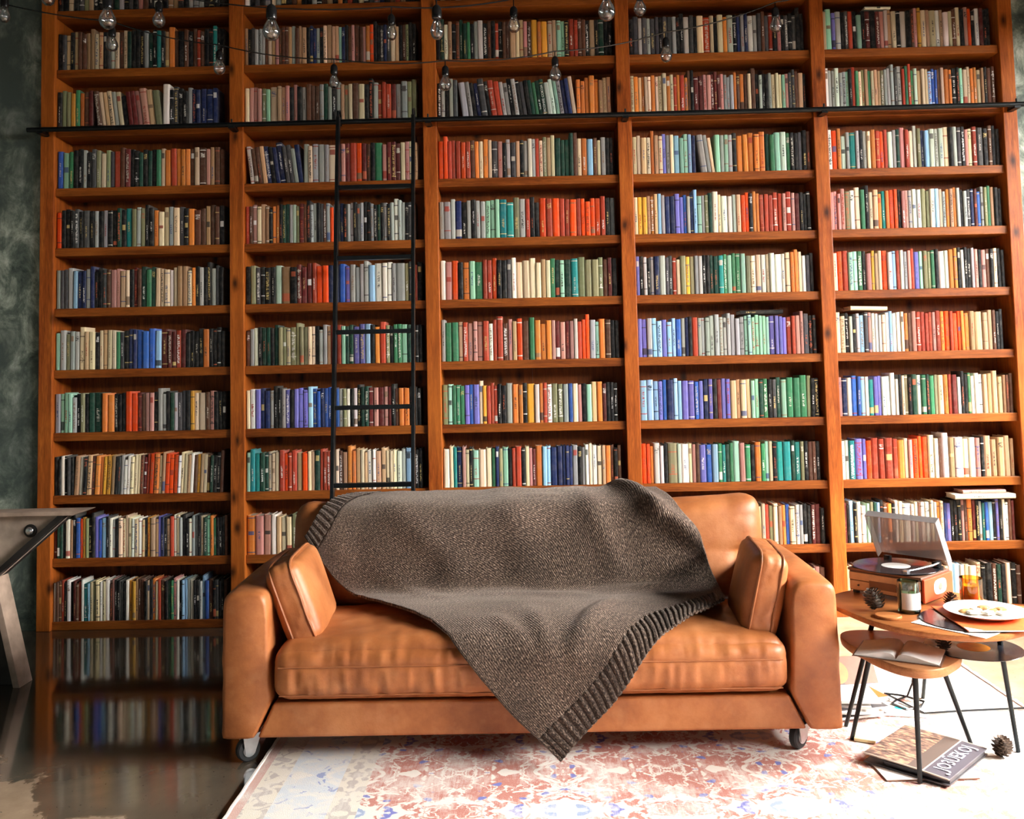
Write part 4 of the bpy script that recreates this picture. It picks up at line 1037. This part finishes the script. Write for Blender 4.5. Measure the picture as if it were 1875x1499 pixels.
# open book on the low table
ob = thing('open_book', 'open book with white pages on the low table', 'book', (1.188, 3.085, ZS), R(-30))
def leafblock(sgn):
    m = MB(); n = 14; W_, D_ = .125, .175; top = []; bot = []
    for k in range(n+1):
        t = k/n; x = sgn*W_*t; z = .006+.020*math.sin(math.pi*min(1, t*1.02)**.55)*(1-t*.55)
        top.append((x, z)); bot.append((x, .003+.0*t))
    for y in (-D_/2, D_/2):
        m.v += [(x, y, z) for x, z in top]+[(x, y, z) for x, z in bot]
    q = 2*(n+1)
    for k in range(n):
        m.f += [(k, k+1, q+k+1, q+k), (n+1+k, q+n+1+k, q+n+2+k, n+2+k), (k, n+1+k, n+2+k, k+1), (q+k, q+k+1, q+n+2+k, q+n+1+k)]
    m.f.append((n, 2*n+1, q+2*n+1, q+n))
    return m.build('page_block', 'white_paper', ob, smooth=True, merge=True)
leafblock(-1); leafblock(1)
MB().box((-.132, -.092, .0002), (.132, .092, .0026)).build('cover', 'brown_panel', ob, bevel=.0008)

# ------------------------------------------------------------------ albums on the rug under the low table
al = thing('record_album', 'grey record album with white lettering lying on the rug', 'record album', (1.288, 3.168, RZ+.004), R(-45.0))
AS = .148
mm = MB(); nn = 10
for k in range(nn+1):
    x = -AS*.92+2*AS*.92*k/nn; z = .022+.010*(k/nn)*(1-k/nn)+.008*(1-k/nn)
    for y in (-AS*1.1, AS*1.1): mm.v += [(x, y, z), (x, y, z-.0035)]
for k in range(nn):
    a = 4*k; b = a+4
    mm.f += [(a, b, b+2, a+2), (a+1, a+3, b+3, b+1), (a, a+1, b+1, b), (a+2, b+2, b+3, a+3)]
mm.f += [(0, 2, 3, 1), (4*nn, 4*nn+1, 4*nn+3, 4*nn+2)]
def album_mat():
    t = NT('album_photo'); o = t.obj(); s = t.n('ShaderNodeSeparateXYZ', inp={0: o})
    n1 = t.noise(t.mapping(o, (9, 26, 1)), 3.0, 4, .6)
    ph = t.ramp(n1, ((.35, (.06, .04, .035)), (.5, (.18, .12, .10)), (.62, (.55, .30, .18)), (.75, (.72, .58, .48))))
    band = t.math('GREATER_THAN', s.outputs[0], .055); low = t.math('GREATER_THAN', s.outputs[0], .005)
    col = t.mix(low, ph, (.11, .085, .075)); col = t.mix(band, col, (.085, .08, .10))
    ln = t.math('LESS_THAN', t.math('ABSOLUTE', t.math('SUBTRACT', s.outputs[0], .055)), .0022); col = t.mix(ln, col, (.75, .73, .70))
    rim = t.math('GREATER_THAN', t.math('ABSOLUTE', s.outputs[1]), .157); col = t.mix(rim, col, (.35, .30, .24))
    t.set(Base_Color=col, Roughness=.35); M['album_photo'] = t.m
album_mat()
ac = mm.build('front_cover', 'album_photo', al)
MB().box((-AS*.92, -AS*1.1, 0), (AS*.92, AS*1.1, .004)).build('back_cover', 'dark_card', al)
MB().box((-AS*.5, -AS*1.0, .0045), (AS*.90, AS*1.0, .016)).build('inner_sleeve', 'dark_card', al)
text_mesh('cover_lettering', 'JO3ÜEKOJ', .062, 'title_violet', ac, Matrix.Translation((.094, .004, .0268)) @ Matrix.Rotation(R(90), 4, 'Z'), sx=.88)
text_mesh('cover_lettering', '•', .05, 'title_violet', ac, Matrix.Translation((.126, -.135, .0264)) @ Matrix.Rotation(R(90), 4, 'Z'))
a2 = thing('record_album', 'pale pink-edged record album lying beneath the grey album', 'record album', (1.245, 3.07, RZ+.0003), R(1))
MB().box((-.145, -.055, 0), (.145, .13, .0028)).build('cover_board', 'white_card', a2, bevel=.0006)
MB().box((-.146, -.056, -.0001), (.146, -.0535, .003)).build('edge_strip', 'brown_panel', a2)
yb = MB().box((-.035, -.022, 0), (.035, .022, .010)).build('paper_box', 'yellow_card', None, bevel=.001); yb.location = (1.150, 3.335, RZ); yb.rotation_euler = (0, 0, R(-25))
tag(yb, 'pale yellow paper box behind the grey record album', 'box')

# magazines and records in a heap between sofa and low table
r2 = random.Random(21); z = RZ
HEAP = [('white_card', 'topmost'), ]
mats = ['white_paper', 'dark_card', 'paper', 'white_card', 'dark_card', 'white_paper', 'orange_card', 'white_paper']
names = ['lowest white', 'second lowest black', 'third lowest cream', 'fourth lowest white', 'fifth lowest black', 'sixth lowest white', 'orange-covered', 'topmost white']
for k, (mt, nm) in enumerate(zip(mats, names)):
    m = MB().box((-.105, -.14, 0), (.105, .14, .0085)); o = thing('magazine', '%s magazine in the heap behind the sofa arm' % nm, 'magazine', (1.168+r2.uniform(-.012, .016), 3.665+r2.uniform(-.03, .03), z), R(r2.uniform(-16, 20)), 'magazines heaped by the sofa')
    m.build('page_block', 'white_paper', o); MB().box((-.1055, -.1405, .0085), (.1055, .1405, .0093)).build('cover', mt, o); z += .0096
sv = thing('record_sleeve', 'black and brown record sleeve with orange disc propped on the heap', 'record sleeve', (1.232, 3.675, z+.001), R(8)); sv.rotation_euler = (R(-62), 0, R(8))
# built lying in x-y, then tipped up so that its face looks at the room
MB().box((-.155, 0, -.004), (.10, .105, 0)).build('cover_board', 'brown_panel', sv, bevel=.0008)
MB().box((-.155, .001, -.0002), (-.035, .104, .0012)).build('black_band', 'dark_card', sv)
MB().lathe([(0, .0012), (.044, .0012), (.044, .0022), (0, .0022)], 36, Matrix.Translation((-.055, .046, 0))).build('orange_disc', 'orange_card', sv)
sv.rotation_euler = (R(58), 0, R(6))
for k, (loc, rz, mt, lab, sx, sy) in enumerate([((1.30, 3.92, RZ), 20, 'blue_card', 'violet-blue booklet lying open on the rug', .075, .06), ((1.355, 3.62, RZ), -12, 'white_card', 'white leaflet with a teal mark on the rug', .11, .07), ((1.215, 3.985, RZ), 5, 'orange_card', 'orange-red booklet behind the magazine heap', .10, .07), ((1.40, 3.80, RZ), 30, 'white_paper', 'white leaflet beside the black cable', .09, .06)]):
    o = thing('leaflet', lab, 'leaflet', loc, R(rz), 'loose leaflets on the rug'); MB().box((-sx, -sy, 0), (sx, sy, .0035)).build('cover', mt, o)
    if 'teal' in lab:
        MB().lathe([(0, .0036), (.022, .0036), (.022, .0042), (0, .0042)], 20, Matrix.Translation((.03, .01, 0)) @ Matrix.Diagonal((1, .7, 1, 1))).build('printed_mark', 'teal_ink', o)
cab = MB().tube([(1.50, 3.70, .44), (1.50, 3.72, .25), (1.49, 3.76, .06), (1.46, 3.74, RZ+.006), (1.40, 3.70, RZ+.006), (1.37, 3.66, RZ+.008), (1.40, 3.60, RZ+.006), (1.46, 3.62, RZ+.006), (1.50, 3.68, RZ+.006), (1.44, 3.73, RZ+.012), (1.38, 3.76, RZ+.012), (1.45, 3.56, RZ+.006), (1.62, 3.58, RZ+.006), (1.9, 3.6, RZ+.006)], .004, 7)
cb = cab.build('power_cable', 'black_plastic', None, smooth=True); tag(cb, 'thin black cable trailing from the table onto the rug', 'cable')

# ------------------------------------------------------------------ industrial steel table at the left
tb = thing('steel_table', 'brown-grey steel table with bolted tapered trestle at the left', 'table', (-2.75, 4.12, 0))
XT = -2.75
def lx(x): return x-XT
MB().prism([(lx(-3.55), .733), (lx(-1.995), .733), (lx(-1.945), .752), (lx(-3.55), .752)], lambda p, q, t: (p, t, q), -.05, .07).build('tabletop', 'steel_edge', tb, bevel=.003)
for yy in (0.0,):
    w = MB().prism([(lx(-2.03), .733), (lx(-2.33), .475), (lx(-2.42), .40), (lx(-3.08), .40), (lx(-3.17), .475), (lx(-3.47), .733)], lambda p, q, t: (p, t, q), yy, yy+.014).build('web_plate', 'steel_brown', tb, bevel=.002)
    for sg in (1, -1):
        def X_(x): return lx(x) if sg > 0 else -lx(x)
        # lower flange following the slope of the web
        fl = MB(); a, b = Vector((X_(-2.03), .733)), Vector((X_(-2.42), .40)); d = (b-a).normalized(); nn_ = Vector((d.y, -d.x))*(1 if sg > 0 else -1)
        q = [a, b, b+nn_*.022, a+nn_*.022]
        fl.prism([(p.x, p.y) for p in q], lambda p, q_, t: (p, t, q_), yy-.045, yy+.06); fl.build('flange', 'steel_dark', tb, bevel=.002)
        lg = MB(); lg.prism([(X_(-2.345), .46), (X_(-2.235), .0), (X_(-2.40), .0), (X_(-2.50), .42)], lambda p, q_, t: (p, t, q_), yy, yy+.014); lg.build('leg', 'steel_dark', tb, bevel=.002)
        le = MB(); le.prism([(X_(-2.362), .46), (X_(-2.252), .0), (X_(-2.222), .0), (X_(-2.335), .47)], lambda p, q_, t: (p, t, q_), yy-.045, yy+.06); le.build('leg_flange', 'steel_edge', tb, bevel=.002)
        if yy == 0:
            bt = Matrix.Translation((X_(-2.205), -.001, .664)) @ Matrix.Rotation(R(90), 4, 'X')
            bo = MB().lathe([(.029, 0), (.029, .003), (.026, .005), (.019, .005)], 28, bt).build('bolt_washer', 'steel_dark', tb, smooth=True)
            MB().lathe([(.0175, .004), (.0175, .010), (.013, .015), (.006, .0175), (0, .018)], 24, bt).build('bolt_head', 'silver', bo, smooth=True)

# ------------------------------------------------------------------ festoon lights
def bulb(label, loc, r, kind, cord_top, sway=0.0):
    """loc = centre of the glass; kind 0 round A-shape, 1 slim drop"""
    o = thing('light_bulb', label, 'light bulb', loc, 0, 'clear bulbs on the festoon cords'); o.rotation_euler = (0, sway, 0)
    k = 1.0 if kind == 0 else .82
    pr = [(0, -r*1.0), (r*.45*k, -r*.93), (r*.8*k, -r*.62), (r*k, -r*.05), (r*.93*k, r*.40), (r*.66*k, r*.95), (r*.46*k, r*1.35), (r*.42, r*1.6)]
    MB().lathe(pr, 26).build('glass_bulb', 'clear_glass', o, smooth=True)
    MB().lathe([(r*.16, r*1.5), (r*.14, r*.7), (r*.06, r*.55), (0, r*.5)], 10).build('stem', 'clear_glass', o, smooth=True)
    fm = MB(); fm.tube([(-r*.05, 0, r*.5), (-r*.42, 0, -r*.25), (-r*.2, r*.1, -r*.1), (0, 0, -r*.3), (r*.2, -r*.1, -r*.1), (r*.42, 0, -r*.25), (r*.05, 0, r*.5)], r*.022, 5); fm.build('filament', 'silver', o)
    MB().lathe([(r*.44, r*1.5), (r*.56, r*1.52), (r*.60, r*1.7), (r*.60, r*2.5), (r*.52, r*2.85), (r*.30, r*3.1), (r*.14, r*3.2)], 18).build('socket', 'black_plastic', o, smooth=True)
    MB().tube([(0, 0, r*3.1), (0, 0, max(r*3.4, cord_top-loc[2]))], .0028, 6).build('drop_cord', 'black_plastic', o)
    return o
BR = .031
SMALL = [(-2.092, 4.65, 3.038, 'small clear bulb hanging just below the big leftmost-bay bulb', 0), (-1.537, 4.65, 2.90, 'small clear bulb low beside the second bookcase post', 0), (-.948, 4.65, 2.81, 'slim clear bulb hanging directly above the ladder left rail', 1), (-.378, 4.65, 2.786, 'lowest clear bulb, beside the third bookcase post', 0), (.183, 4.65, 2.819, 'clear bulb hanging low in the right half of middle bay', 0), (.75, 4.65, 2.903, 'clear bulb hanging low at the fourth bay left side', 0), (1.312, 4.65, 3.043, 'rightmost clear bulb, in front of the fourth bay', 0)]
SLIM = [(-2.453, 4.3, 3.064, 'clear bulb at the far left edge before the green wall', 1), (-2.191, 4.2, 3.10, 'clear bulb in front of the leftmost post, cut by the top edge', 0), (-1.75, 4.4, 3.061, 'medium clear bulb in the right half of leftmost bay', 0), (-.615, 4.4, 2.964, 'slim clear bulb in the right half of second bay', 1), (-.021, 4.4, 2.986, 'medium clear bulb near the middle of the middle bay', 0), (.59, 4.4, 3.052, 'medium clear bulb just right of the fourth post', 0)]
BIG = [(-1.547, 3.4, 2.671, 'big clear bulb in the left part of leftmost bay', 0), (-.886, 3.25, 2.554, 'big clear bulb in the left part of second bay', 0), (-.305, 3.4, 2.596, 'big clear bulb beside the third bookcase post', 1), (.322, 3.3, 2.612, 'big clear bulb just left of the fourth post', 0)]
def cord(name, label, pts, r=.0032):
    f = [Vector(p) for p in pts]; out = []
    for a, b in zip(f, f[1:]):
        for k in range(8):
            t = k/8; p = a.lerp(b, t); p.z -= .035*(b-a).length*4*t*(1-t); out.append(p)
    out.append(f[-1]); o = MB().tube(out, r, 6).build(name, 'black_plastic', None, smooth=True); tag(o, label, 'cord', 'festoon cords'); return o
def hang(lst, up, r): 
    for x, y, z, lb, kd in lst: bulb(lb, (x, y, z), r, kd, z+up)
hang(SMALL, .125, BR); hang(SLIM, .135, BR); hang(BIG, .15, BR*1.02)
cord('festoon_cord', 'sagging black cord carrying the small bulbs nearest the books', [(-4.19, 4.65, 3.75), (-3.1, 4.65, 3.42)]+[(x, y, z+.125) for x, y, z, _, _ in SMALL]+[(1.75, 4.66, 3.29), (4.29, 4.4, 4.0)])
cord('festoon_cord', 'black cord carrying the medium bulbs across the top', [(-4.19, 4.0, 3.6), (-2.453, 4.3, 3.199), (-2.191, 4.2, 3.235)]+[(x, y, z+.135) for x, y, z, _, _ in SLIM[2:]]+[(1.3, 4.4, 3.35), (4.29, 4.2, 4.0)])
cord('festoon_cord', 'black cord above the frame carrying the four big bulbs', [(-4.19, 3.6, 3.3), (-2.6, 3.5, 2.98)]+[(x, y, z+.15) for x, y, z, _, _ in BIG]+[(1.6, 3.4, 3.0), (4.29, 3.5, 3.7)])
